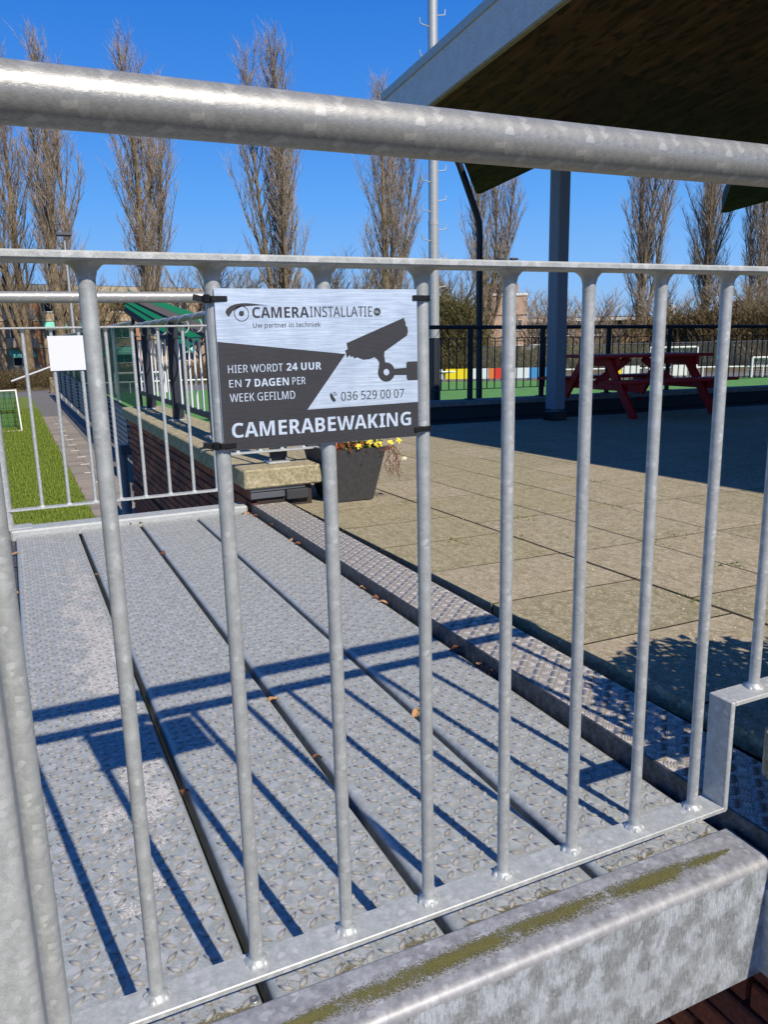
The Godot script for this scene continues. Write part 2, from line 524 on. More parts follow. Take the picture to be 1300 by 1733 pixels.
func sky_image() -> ImageTexture:
	var w := 1024
	var h := 512
	var im := Image.create(w, h, false, Image.FORMAT_RGBF)
	var stops := [[-90.0, Color(.10, .11, .12)], [-4.0, Color(.16, .22, .30)], [0.0, Color(.36, .58, .88)], [4.0, Color(.24, .51, .95)], [9.0, Color(.125, .40, .94)], [14.0, Color(.066, .285, .84)], [22.0, Color(.026, .19, .69)], [32.0, Color(.012, .12, .50)], [45.0, Color(.008, .08, .34)], [62.0, Color(.006, .055, .235)], [90.0, Color(.005, .045, .19)]]
	for y in h:
		var el := 90.0 - (y + .5) / h * 180.0
		var c: Color = stops[0][1]
		for k in stops.size() - 1:
			if el >= stops[k][0]:
				var t: float = clampf((el - stops[k][0]) / (stops[k + 1][0] - stops[k][0]), 0, 1)
				c = stops[k][1].lerp(stops[k + 1][1], t)
		im.fill_rect(Rect2i(0, y, w, 1), c)
	# thin wisps of cloud low in the sky
	var f := FastNoiseLite.new()
	f.seed = 4
	f.frequency = .03
	f.fractal_octaves = 4
	for wisp in [[12.1, 12.6, 1.0, .55, .5], [13.6, 8.8, 3.4, .9, .22], [11.0, 10.4, 2.0, .5, .16], [-30.0, 9.0, 6.0, 1.5, .08], [60.0, 10.0, 7.0, 1.4, .07], [120.0, 12.0, 9.0, 2.0, .1], [-100.0, 9.0, 8.0, 1.6, .1]]:
		var az: float = wisp[0]
		var el: float = wisp[1]
		for y in range(int((90.0 - el - wisp[3] * 2) / 180 * h), int((90.0 - el + wisp[3] * 2) / 180 * h) + 1):
			for x in range(int((az / 360 + .5) * w - wisp[2] * 6), int((az / 360 + .5) * w + wisp[2] * 6)):
				var dx: float = ((float(x) / w - .5) * 360 - az) / wisp[2]
				var dy: float = (90.0 - float(y) / h * 180 - el) / wisp[3]
				var k: float = clampf(1.0 - dx * dx - dy * dy, 0, 1) * clampf(.5 + f.get_noise_2d(x * 3, y * 9 + x) * 1.2, 0, 1) * wisp[4] * 2.0
				if k > 0: im.set_pixel(x, y, im.get_pixel(x, y).lerp(Color(.8, .86, 1.0), k))
	return ImageTexture.create_from_image(im)

func sheet(pts: Array, y: float, m: Material, called: String, thick := .02) -> MeshInstance3D:
	var q := MB.new()
	var poly := PackedVector2Array()
	for p in pts: poly.append(Vector2(p.x, -p.y))
	q.prism(poly, -thick, 0.0, Transform3D(Basis(Vector3(1, 0, 0), Vector3(0, 0, -1), Vector3(0, 1, 0)), Vector3(0, y, 0)))
	return struct(called, q.mesh(m))

func build_ground(rng: RandomNumberGenerator):
	struct("ground", bx(Vector3(20, GROUND - .56, 127), Vector3(760, 1.1, 346), M.earth))
	struct("far_ground", bx(Vector3(20, -3.2, -220), Vector3(760, 1.2, 360), M.earth))
	var lawn := sheet([Vector2(-40, -3.5), Vector2(.66, -3.5), Vector2(.66, -37), Vector2(-40, -37)], GROUND + .012, M.grass, "lawn", .05)
	# grass blades, denser than one could count
	var q := MB.new()
	for k in 5:
		var a := TAU * k / 5.0
		var d := Vector3(cos(a), 0, sin(a))
		var s := Vector3(-d.z, 0, d.x) * .004
		q.face([d * .01 - s, d * .01 + s, d * (.022 + .005 * (k % 3)) + Vector3(0, .035 + .008 * (k % 2), 0)], Vector3(0, -.1, 0))
	var mm := MultiMesh.new()
	mm.transform_format = MultiMesh.TRANSFORM_3D
	mm.mesh = q.mesh(M.blade)
	mm.instance_count = 26000
	for i in mm.instance_count:
		var t := rng.randf()
		var z := -5.5 - 22.0 * t * t
		var x := .65 - rng.randf() * (1.4 + .06 * (-z))
		var s := rng.randf_range(.7, 1.5) * (1.0 + .03 * (-z))
		mm.set_instance_transform(i, Transform3D(Basis(Vector3.UP, rng.randf() * TAU).scaled(Vector3(s, s * rng.randf_range(.6, 1.1), s)), Vector3(x, GROUND + .01, z)))
	var g := MultiMeshInstance3D.new()
	g.multimesh = mm
	g.name = "grass"
	add_child(g)
	tag(g, "short mown green grass left of the paved path", "grass", "", "stuff")
	# path of square pavers beside the lawn
	var path := sheet([Vector2(.66, -3.4), Vector2(1.9, -3.4), Vector2(1.9, -39), Vector2(.66, -39)], GROUND + .016, M.asphalt, "garden_path", .06)
	var pv := []
	for k in 3:
		for l in 2:
			var b := MB.new()
			b.box(Vector3(0, 0, 0), Vector3(.294, .04, .294), .004, Basis(Vector3(1, 0, 0), (.006 if l == 0 else -.005)))
			pv.append(b.mesh(M["path%d" % k]))
	for r in 62:
		for c in 2:
			var p := put("paver", pv[rng.randi() % 6], path)
			p.position = Vector3(.81 + .3 * c, GROUND + .004, -5.6 - .3 * r)
	for r in 16:
		var p := put("light_paver", bx(Vector3.ZERO, Vector3(.15, .03, .06), M.path_light, .004), path)
		p.position = Vector3(.92 + .02 * (r % 3), GROUND + .014, -6.5 - 1.0 * r)
	var tur := sheet([Vector2(1.9, -9), Vector2(1.9, -34.5), Vector2(5.5, -34), Vector2(17.5, -31), Vector2(30, -23.2), Vector2(60, -4), Vector2(60, 4), Vector2(14, 4), Vector2(14, -8.2)], GROUND + .02, M.turf, "football_field", .06)
	var asp := sheet([Vector2(-30, -39), Vector2(5, -38.6), Vector2(19, -35.6), Vector2(33, -26.6), Vector2(64, -7), Vector2(62, -4.4), Vector2(31, -23.4), Vector2(18, -31.4), Vector2(5, -34.4), Vector2(-30, -37.2)], GROUND + .024, M.asphalt, "perimeter_path", .06)

func build_patio(rng: RandomNumberGenerator):
	var nrm := Vector3(.0122, 1, -.0147).normalized()
	var root := Node3D.new()
	root.name = "patio"
	root.set_meta("kind", "structure")
	add_child(root)
	var bz := Vector3(0, .0147, 1).normalized()
	var bxx := nrm.cross(bz) * -1.0
	bxx = bz.cross(nrm) * -1.0
	if bxx.x < 0: bxx = -bxx
	root.transform = Transform3D(Basis(bxx.normalized(), nrm, bxx.normalized().cross(nrm)), Vector3(1.2, -.075, -1.0))
	# joint bed
	var bed := MB.new()
	bed.box(Vector3(6.4, -.1, -2.0), Vector3(12.75, .1970, 8.75))
	put("joint_bed", bed.mesh(M.joint), root)
	var mk := func(w: float, d: float, k: int) -> ArrayMesh:
		var b := MB.new()
		b.box(Vector3(0, -.022, 0), Vector3(w, .044, d))
		return b.mesh(M["tile%d" % k])
	var small := []
	var large := []
	for k in 4:
		small.append(mk.call(.575, .402, k))
		large.append(mk.call(.402, .640, k))
	var lay := func(ms: Array, x: float, z: float):
		var t := put("paving_slab", ms[rng.randi() % 4], root)
		t.position = Vector3(x - 1.2, rng.randf_range(-.0008, .0008), z + 1.0)
		t.rotation = Vector3(rng.randf_range(-.0012, .0012), rng.randf_range(-.004, .004), rng.randf_range(-.0012, .0012))
	for r in 16:
		lay.call(small, 1.51, .09 - .413 * r + .18 - .004)
	for c in 20:
		for r in 11:
			if c < 16 or r > 4:
				lay.call(large, 2.015 + .409 * c, .04 - .65 * r)
	# moss in the joints
	var ms := MB.new()
	for s in [[1.8, -2.86], [2.235, -1.16], [1.8, -.9], [2.63, -2.21], [2.24, -1.57], [3.05, -2.88], [2.05, -2.22], [1.55, -1.965], [2.4, -1.58], [1.8, -1.9]]:
		for i in 26:
			var along := rng.randf() < .5
			var o := Vector3(rng.randfn(0, .05 if along else .004), .001, rng.randfn(0, .004 if along else .05))
			var a := rng.randf() * TAU
			var d := Vector3(cos(a), 0, sin(a)) * .006
			var e := Vector3(-d.z, 0, d.x) * .5
			var cen := Vector3(s[0] - 1.2, 0, s[1] + 1.0) + o
			ms.face([cen - e, cen + e, cen + d * rng.randf_range(.8, 1.6) + Vector3(0, rng.randf_range(.004, .012), 0)], cen - Vector3(0, .1, 0))
	var mo := put("joint_moss", ms.mesh(M.moss), root)
	mo.set_meta("kind", "stuff")
	# small pale grit lying on the slabs
	var pg := MB.new()
	for i in 150:
		var r := rng.randf_range(.0008, .0026)
		var cen := Vector3(rng.randf_range(.03, 2.4), .0015, rng.randf_range(-2.6, .8))
		pg.lozenge(cen, rng.randf() * TAU, r * 3.2, r * 2.6, r * .9, Color(1, 1, 1), Color(1, 1, 1), 6)
	put("grit", pg.mesh(M.petal_white), root).set_meta("kind", "stuff")

func brick_face(parent: Node, z0: float, z1: float, y0: float, y1: float, x: float, rng: RandomNumberGenerator):
	var bm := []
	for k in 4:
		for l in [.212, .1]:
			var b := MB.new()
			b.box(Vector3.ZERO, Vector3(.03, .052, l), .004)
			bm.append(b.mesh(M["brick%d" % k]))
	var y := y1
	var row := 0
	while y - .0625 > y0:
		var z := z1 + (0.0 if row % 2 == 0 else .112)
		while z - .224 > z0 - .1:
			var p := put("brick", bm[(rng.randi() % 4) * 2], parent)
			p.position = Vector3(x + .009 + rng.randf_range(-.0015, .0015), y - .031, z - .112)
			z -= .2235
		y -= .0625
		row += 1

func build_walls(rng: RandomNumberGenerator):
	# far wall along the patio, with its concrete coping
	var w := thing("brick_wall", "red brown brick wall with concrete coping beyond the far gate, carrying the coiled railing", "wall")
	put("core", bx(Vector3(1.17, -.68, -5.45), Vector3(.3, 1.35, 4.7), M.mortar), w)
	brick_face(w, -7.8, -3.12, -.66, -.01, 1.0, rng)
	var low := MB.new()
	for r in 9:
		for i in 21:
			low.box(Vector3(1.008, -.70 - .0625 * r, -3.24 - .2235 * i - (.112 if r % 2 == 1 else 0.0)), Vector3(.03, .052, .212))
	put("low_bricks", low.mesh(M.brick1), w).set_meta("kind", "stuff")
	var zz := -3.055
	for ln in [.98, .97, .99, .96, .86]:
		put("coping_stone", bx(Vector3(1.158, .055, zz - ln / 2), Vector3(.42, .1, ln - .008), M.coping, .008), w)
		zz -= ln
	put("lead_flashing", bx(Vector3(1.13, -.005, -3.092), Vector3(.3, .022, .03), M.lead, .004), w)
	put("end_block", bx(Vector3(1.235, -.045, -3.105), Vector3(.125, .055, .07), M.dark_stone, .006), w)
	put("end_flashing", bx(Vector3(1.075, -.036, -3.088), Vector3(.185, .034, .012), M.lead, .003), w)
	# near wall: mirrored coping stone at the right edge of the picture
	var n := thing("brick_wall", "near brick wall whose rough beige coping end shows at the right picture edge", "wall")
	put("core", bx(Vector3(1.225, -.68, .8), Vector3(.3, 1.35, 1.55), M.mortar), n)
	var cs := MB.new()
	cs.box(Vector3(1.207, .054, .74), Vector3(.42, .1, 1.5), .012)
	put("coping_stone", cs.mesh(M.coping), n)
	# retaining wall under the tread strip between the two
	var rw := struct("retaining_wall", bx(Vector3(1.115, -.70, -.77), Vector3(.17, 1.15, 4.5), M.mortar))
	brick_face(rw, -1.3, .45, -1.22, -.14, 1.012, rng)
	# low kerb wall on the far side of the patio
	var k := thing("kerb_wall", "low grey concrete kerb under the dark fence at the far side of the patio", "wall")
	k.rotation.z = -.0122
	put("base", bx(Vector3(8.4, -.23, -7.5), Vector3(12.6, .46, .26), M.dark_stone), k)
	for i in 12:
		put("kerb_stone", bx(Vector3(2.6 + 1.03 * i, .025, -7.49), Vector3(1.022, .055, .36), M.kerb, .006), k)

func build_deck(rng: RandomNumberGenerator):
	var d := thing("steel_platform", "galvanized steel access platform of four chequered planks between the two gates", "platform")
	var edges := [[-.130, .139], [.153, .419], [.433, .694], [.708, .975]]
	for e in edges:
		var q := MB.new()
		var r := .013
		var prof := []
		prof.append(Vector2(e[1], DECK_Y - .055))
		for i in 6:
			var a := PI / 2 * i / 5
			prof.append(Vector2(e[1] - r + r * cos(a), DECK_Y - r + r * sin(a)))
		for i in 6:
			var a := PI / 2 + PI / 2 * i / 5
			prof.append(Vector2(e[0] + r + r * cos(a), DECK_Y - r + r * sin(a)))
		prof.append(Vector2(e[0], DECK_Y - .055))
		prof.reverse()
		q.sweep(prof, -3.1, -.047)
		q.box(Vector3((e[0] + e[1]) / 2, DECK_Y - .03, -.05), Vector3(e[1] - e[0] - .02, .05, .004))
		var pk := put("plank", q.mesh(M.deck), d)
		# raised tear marks
		var t := MB.new()
		var step := .0252
		var cols := int((e[1] - e[0] - .012) / step)
		var x0: float = (e[0] + e[1]) / 2 - (cols - 1) * step / 2
		var rows := int(3.03 / step)
		for i in rows:
			for j in cols:
				var z := -.062 - i * step
				var dirt := clampf((.5 if i < 34 else .22) + rng.randfn(0, .28) + (.35 if i < 3 else 0.0), 0, 1)
				var top := lin(.47, .475, .47).lerp(lin(.36, .36, .34), rng.randf())
				var rim := lin(.31, .315, .31).lerp(lin(.11, .095, .06), dirt)
				t.lozenge(Vector3(x0 + j * step + rng.randf_range(-.001, .001), DECK_Y - .0001, z + rng.randf_range(-.001, .001)), (PI / 4 if (i + j) % 2 == 0 else -PI / 4) + rng.randf_range(-.06, .06), .0272, .0104, .0027, lin2(rim), lin2(top), 8)
		put("tear_marks", t.mesh(M.tread), pk).set_meta("kind", "stuff")
	put("screw", bolt_mesh(), d).position = Vector3(.128, DECK_Y, -.062)
	# angle along the tread strip
	put("edge_angle", bx(Vector3(.9895, -.135, -1.35), Vector3(.006, .118, 3.5), M.angle, .002), d)
	put("side_plate", bx(Vector3(.975, -.24, -1.35), Vector3(.02, .16, 3.5), M.zinc_bar, .003), d)
	put("side_plate", bx(Vector3(-.1425, -.20, -1.6), Vector3(.02, .14, 3.1), M.angle, .003), d)
	for z in [-.4, -1.5, -2.7]:
		put("cross_beam", bx(Vector3(.41, -.24, z), Vector3(1.1, .08, .06), M.steel_dark), d)
	put("end_plate", bx(Vector3(.42, -.42, -3.13), Vector3(1.16, .58, .012), M.angle), d)
	# curb at the far end
	put("end_curb", bx(Vector3(.41, -.112, -3.165), Vector3(1.12, .054, .12), M.zinc_bar, .008), d)
	put("end_curb", bx(Vector3(-.33, -.118, -3.16), Vector3(.34, .05, .12), M.zinc_bar, .008), d)
	# front beam with its rounded nose
	var b := MB.new()
	var pr := []
	# profile in (z, y); swept along x with a rotated frame
	pr.append(Vector2(-.044, -.30)); pr.append(Vector2(-.044, -.108))
	for i in 5:
		var a := PI - PI / 2 * i / 4
		pr.append(Vector2(-.038 + .006 * cos(a), -.110 + .006 * sin(a)))
	for i in 8:
		var a := PI / 2 - PI / 2 * i / 7
		pr.append(Vector2(.037 + .014 * cos(a), -.120 + .014 * sin(a)))
	pr.append(Vector2(.051, -.324)); pr.append(Vector2(.030, -.326))
	pr.reverse()
	for half in 2:
		var sw := MB.new()
		sw.sweep(pr.slice(0, 3) if half == 0 else pr.slice(2), 0, 1)
		for k in sw.v.size():
			var p := sw.v[k]
			sw.v[k] = Vector3(lerpf(.975, -.6, p.z), p.y, p.x)
			sw.n[k] = Vector3(0, sw.n[k].y, sw.n[k].x)
		put("beam_face" if half == 0 else "beam_top", sw.mesh(M.beam_face if half == 0 else M.beam), d)
	var endp := PackedVector2Array()
	for p in pr: endp.append(Vector2(p.x, p.y))
	var cap := MB.new()
	cap.prism(endp, 0.0, .004, Transform3D(Basis(Vector3(0, 0, 1), Vector3(0, 1, 0), Vector3(1, 0, 0)), Vector3(.9715, 0, 0)))
	put("beam_end_plate", cap.mesh(M.zinc_bar), d)
	# algae growing along the beam top: a ragged, patchy crust
	var al := MB.new()
	var f := FastNoiseLite.new()
	f.seed = 12
	f.frequency = 9.0
	f.fractal_octaves = 4
	for i in 42000:
		var u := rng.randf()
		var x := lerpf(.08, .93, u)
		var zc := .002 + .003 * sin(x * 9.0) + (.93 - x) * .006
		var wdt := .0072 * clampf((.95 - x) * 9.0, .1, 1.0) * clampf((x - .05) * 5, .2, 1.0)
		var z := zc + rng.randfn(0, wdt)
		if f.get_noise_2d(x * .6, z * 1.6) + .5 < rng.randf() * .6: continue
		if x > .80 and rng.randf() < (x - .80) * 7.0: continue
		var a := rng.randf() * TAU
		var s := rng.randf_range(.00035, .0009)
		var cen := Vector3(x, -.1038 + rng.randf() * .0006, z)
		var e1 := Vector3(cos(a), 0, sin(a)) * s * 1.6
		var e2 := Vector3(-sin(a), 0, cos(a)) * s
		var g := rng.randf()
		al.col = lin2(lin(.135, .135, .035).lerp(lin(.19, .17, .08), g * g))
		al.face([cen - e1 * .9, cen + e2, cen + e1, cen - e2 * .8], cen - Vector3(0, .1, 0))
	al.col = Color(1, 1, 1)
	var am := mat(Color(1, 1, 1), .95)
	am.vertex_color_use_as_albedo = true
	put("algae", al.mesh(am), d).set_meta("kind", "stuff")
	# dirt and algae gathered at the plank ends
	var dt := MB.new()
	for i in 16000:
		var x := rng.randf_range(-.12, .97)
		var z := -.047 - absf(rng.randfn(0, .009))
		if f.get_noise_2d(x * 1.4, z * 3.0 + 40) < -.02 + rng.randf() * .2: continue
		var ok := false
		for e in edges:
			if x > e[0] + .014 and x < e[1] - .014: ok = true
		if not ok: continue
		var a := rng.randf() * TAU
		var s := rng.randf_range(.0004, .0011)
		var cen := Vector3(x, DECK_Y + .0003 + rng.randf() * .0005, z)
		var e1 := Vector3(cos(a), 0, sin(a)) * s * 1.5
		var e2 := Vector3(-sin(a), 0, cos(a)) * s
		dt.col = lin2(lin(.13, .12, .05).lerp(lin(.17, .15, .10), rng.randf()))
		dt.face([cen - e1 * .9, cen + e2, cen + e1, cen - e2 * .8], cen - Vector3(0, .1, 0))
	put("dirt", dt.mesh(am), d).set_meta("kind", "stuff")
	# pale flecks along the first plank, white glare painted in as worn zinc
	var wz := MB.new()
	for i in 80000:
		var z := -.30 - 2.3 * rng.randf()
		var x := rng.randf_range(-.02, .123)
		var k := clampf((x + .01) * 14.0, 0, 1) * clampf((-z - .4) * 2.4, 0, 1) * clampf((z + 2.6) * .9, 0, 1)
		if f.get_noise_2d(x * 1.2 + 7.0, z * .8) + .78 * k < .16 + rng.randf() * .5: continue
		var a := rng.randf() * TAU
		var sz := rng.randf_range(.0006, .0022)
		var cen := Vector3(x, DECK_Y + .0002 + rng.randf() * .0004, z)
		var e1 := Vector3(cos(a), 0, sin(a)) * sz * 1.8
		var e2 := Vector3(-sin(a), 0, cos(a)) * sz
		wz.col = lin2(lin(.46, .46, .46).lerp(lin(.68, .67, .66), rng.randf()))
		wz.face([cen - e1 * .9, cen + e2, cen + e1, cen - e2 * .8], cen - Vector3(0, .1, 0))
	put("glare_flecks", wz.mesh(am), d).set_meta("kind", "stuff")
	# tread strip of aluminium with five-bar pattern
	var st := thing("tread_strip", "weathered aluminium five bar tread plate strip beside the paving", "tread plate")
	put("plate", bx(Vector3(1.079, -.0795, -1.46), Vector3(.174, .005, 3.2), M.alu, .001), st)
	var tb_ := MB.new()
	var pt := .0298
	for i in range(-1, 110):
		for j in 6:
			var cx := 1.0 + j * pt + .008
			var cz := .12 - i * pt
			var o := (i + j) % 2 == 0
			var ang := PI / 4 if o else -PI / 4
			for k in 5:
				var off := (k - 2) * .0062
				var dir := Vector3(-sin(ang), 0, cos(ang))
				var cen := Vector3(cx, -.0770, cz) + dir * off
				var ln := .030 if absi(k - 2) < 2 else .026
				if cen.x < .998 or cen.x > 1.158 or cen.z < -3.04: continue
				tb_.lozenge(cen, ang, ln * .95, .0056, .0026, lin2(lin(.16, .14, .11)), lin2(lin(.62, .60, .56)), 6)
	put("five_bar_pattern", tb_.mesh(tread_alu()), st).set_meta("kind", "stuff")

func tread_alu() -> StandardMaterial3D:
	var m := mat(Color(1, 1, 1), .36, .5)
	m.vertex_color_use_as_albedo = true
	return m
# vertex colours are linear: undo the sRGB of lin()
func lin2(c: Color) -> Color:
	return c.srgb_to_linear()
func bolt_mesh() -> ArrayMesh:
	var q := MB.new()
	q.lathe(Vector3.ZERO, [Vector2(.007, 0), Vector2(.0065, .002), Vector2(.004, .0028), Vector2(.0035, .0005), Vector2(.0001, .0003)], 12)
	return q.mesh(M.bolt)

func build_canopy():
	var c := thing("canopy", "mono pitch timber canopy with white fascia and dark plywood soffit over the patio", "canopy")
	var pc := Vector3(3.924, 2.963, -6.572)
	var D := Vector3(-.03, -.1128, -1)
	var X := Vector3(1, -.05, 0)
	var nrm := D.cross(X).normalized()
	if nrm.y < 0: nrm = -nrm
	# plan outline in (x, s): the far eave runs in two points
	var outline := PackedVector2Array([Vector2(0.03, -9.6), Vector2(.03, .96), Vector2(.1, 1.0), Vector2(1.235, 1.31), Vector2(2.014, 2.26), Vector2(2.073, 2.238), Vector2(2.155, .55), Vector2(4.60, .35), Vector2(5.98, 1.764), Vector2(6.05, 1.739), Vector2(6.2, .5), Vector2(8.7, .35), Vector2(9.9, 1.6), Vector2(11.2, .5), Vector2(11.2, -9.6)])
	var xf := Transform3D(Basis(X, D, nrm), pc)
	var k := 0
	for iy in range(-5, 2):
		for ix in range(-1, 10):
			var r := PackedVector2Array([Vector2(ix * 1.22 + .06, iy * 2.44 + (.0 if ix % 2 == 0 else 1.22)), Vector2(ix * 1.22 + 1.276, iy * 2.44 + (.0 if ix % 2 == 0 else 1.22)), Vector2(ix * 1.22 + 1.276, iy * 2.44 + 2.436 + (.0 if ix % 2 == 0 else 1.22)), Vector2(ix * 1.22 + .06, iy * 2.44 + 2.436 + (.0 if ix % 2 == 0 else 1.22))])
			for piece in Geometry2D.intersect_polygons(r, outline):
				if piece.size() < 3: continue
				var q := MB.new()
				q.prism(piece, 0.0, .018, xf)
				put("soffit_sheet", q.mesh(M["ply%d" % ((ix * 2 + iy * 5 + 40) % 3)]), c)
	var q := MB.new()
	q.prism(outline, .019, .22, xf)
	put("roof_deck", q.mesh(M.roof), c)
	# fascia along the left edge
	var a := pc + D * -9.6
	var b := pc + D * .98
	var fm := MB.new()
	var cx := Vector3(-.03, 0, 0)
	var h0 := Vector3(0, -.012, 0)
	var h1 := Vector3(0, .40, 0)
	var t := Vector3(.03, 0, 0)
	var quadbox := func(mb: MB, lo: Vector3, hi: Vector3, th: float, y0: float, y1: float, xo: float):
		var P := [lo + Vector3(xo, y0, 0), lo + Vector3(xo + th, y0, 0), lo + Vector3(xo + th, y1, 0), lo + Vector3(xo, y1, 0), hi + Vector3(xo, y0, 0), hi + Vector3(xo + th, y0, 0), hi + Vector3(xo + th, y1, 0), hi + Vector3(xo, y1, 0)]
		var ce := Vector3.ZERO
		for p in P: ce += p / 8.0
		for fidx in [[0, 1, 2, 3], [4, 5, 6, 7], [0, 1, 5, 4], [1, 2, 6, 5], [2, 3, 7, 6], [3, 0, 4, 7]]:
			mb.face([P[fidx[0]], P[fidx[1]], P[fidx[2]], P[fidx[3]]], ce)
	var zs := [a, a.lerp(b, .36), a.lerp(b, .74), b]
	for i in 3:
		var f2 := MB.new()
		quadbox.call(f2, zs[i] + (zs[i + 1] - zs[i]).normalized() * .002, zs[i + 1], .028, -.004, .375, 0.0)
		put("fascia_board", f2.mesh(M.fascia), c)
	var cp := MB.new()
	quadbox.call(cp, a, b, .1, .377, .455, -.016)
	put("fascia_cap", cp.mesh(M.zinc_bar), c)
	var trim := MB.new()
	quadbox.call(trim, a, b, .045, -.022, -.005, .004)
	put("fascia_trim", trim.mesh(M.coping), c)
	# steel post on its black shoe
	var base := Vector3(5.50, patio_y(5.5, -6.5), -6.52)
	var hgt := pc.y + (D.y * 0.0) - .06 - base.y
	put("post", bx(base + Vector3(0, hgt / 2 + .06, 0), Vector3(.155, hgt - .12, .17), M.navy_post, .012), c)
	put("post_shoe", bx(base + Vector3(0, .05, 0), Vector3(.18, .1, .2), M.black, .006), c)
	put("post_plate", bx(base + Vector3(-.02, hgt - .1, .09), Vector3(.2, .26, .012), M.navy_post, .002), c)
	# unseen wall added beyond the right picture edge to darken the terrace
	var ch := thing("added_side_wall", "added brown wall outside the view that deepens the shade under the canopy", "building", Vector3(15.2, -.5, 0))
	put("wall", bx(Vector3(1, 2.4, -1.5), Vector3(2, 4.8, 11), M.wall_brown), ch)
	for kd in 3:
		put("door", bx(Vector3(-.02, 1.3, -4.5 + 3.0 * kd), Vector3(.05, 2.2, 1.0), M.navy, .01), ch)
	# rain pipe from the low point
	put("rain_pipe", tb([Vector3(5.12, 3.35, -8.42), Vector3(5.40, 2.86, -8.46), Vector3(5.66, 2.33, -8.5), Vector3(5.71, 2.2, -8.5), Vector3(5.722, 2.05, -8.5), Vector3(5.72, GROUND, -8.5)], .043, M.navy, 14), c)

func helix(p0: Vector3, p1: Vector3, r: float, pitch: float, drop: float, wire: float, m: Material) -> ArrayMesh:
	var pts := []
	var L := (p1 - p0).length()
	var t := (p1 - p0) / L
	var side := t.cross(Vector3.UP).normalized()
	var nseg := int(L / pitch * 18)
	for i in nseg + 1:
		var s := L * i / nseg
		var a := TAU * s / pitch
		pts.append(p0 + t * s + side * r * cos(a) + Vector3(0, r * sin(a) - drop, 0))
	return tb(pts, wire, m, 6)

func build_patio_fence():
	var f := thing("patio_fence", "dark navy steel railing with upright bars along the far side of the patio", "fence")
	f.rotation.z = -.0122
	var z := -7.6
	put("handrail", tb([Vector3(3.9, .913, z), Vector3(14.5, .913, z)], .024, M.navy, 12), f)
	put("top_bar", bx(Vector3(9.2, .785, z), Vector3(10.6, .008, .03), M.navy), f)
	put("bottom_bar", bx(Vector3(9.2, .172, z), Vector3(10.6, .008, .03), M.navy), f)
	for i in 11:
		var x := 3.96 + 1.063 * i
		put("post", bx(Vector3(x, .47, z + .01), Vector3(.075, .86, .014), M.navy, .002), f)
		put("post_foot", bx(Vector3(x, .058, z + .01), Vector3(.11, .008, .1), M.navy, .001), f)
	var bar := tb([Vector3(0, .174, 0), Vector3(0, .785, 0)], .0075, M.navy, 8)
	for i in 96:
		var x := 4.08 + .1085 * i
		var near_post := absf(fposmod(x - 3.96 + .53, 1.063) - .53) < .05
		if not near_post: put("baluster", bar, f).position = Vector3(x, 0, z)
	put("coil", helix(Vector3(3.92, .913, z), Vector3(14.4, .913, z), .085, .31, .058, .0035, M.navy), f)
	f.position = Vector3(0, 0, 0)

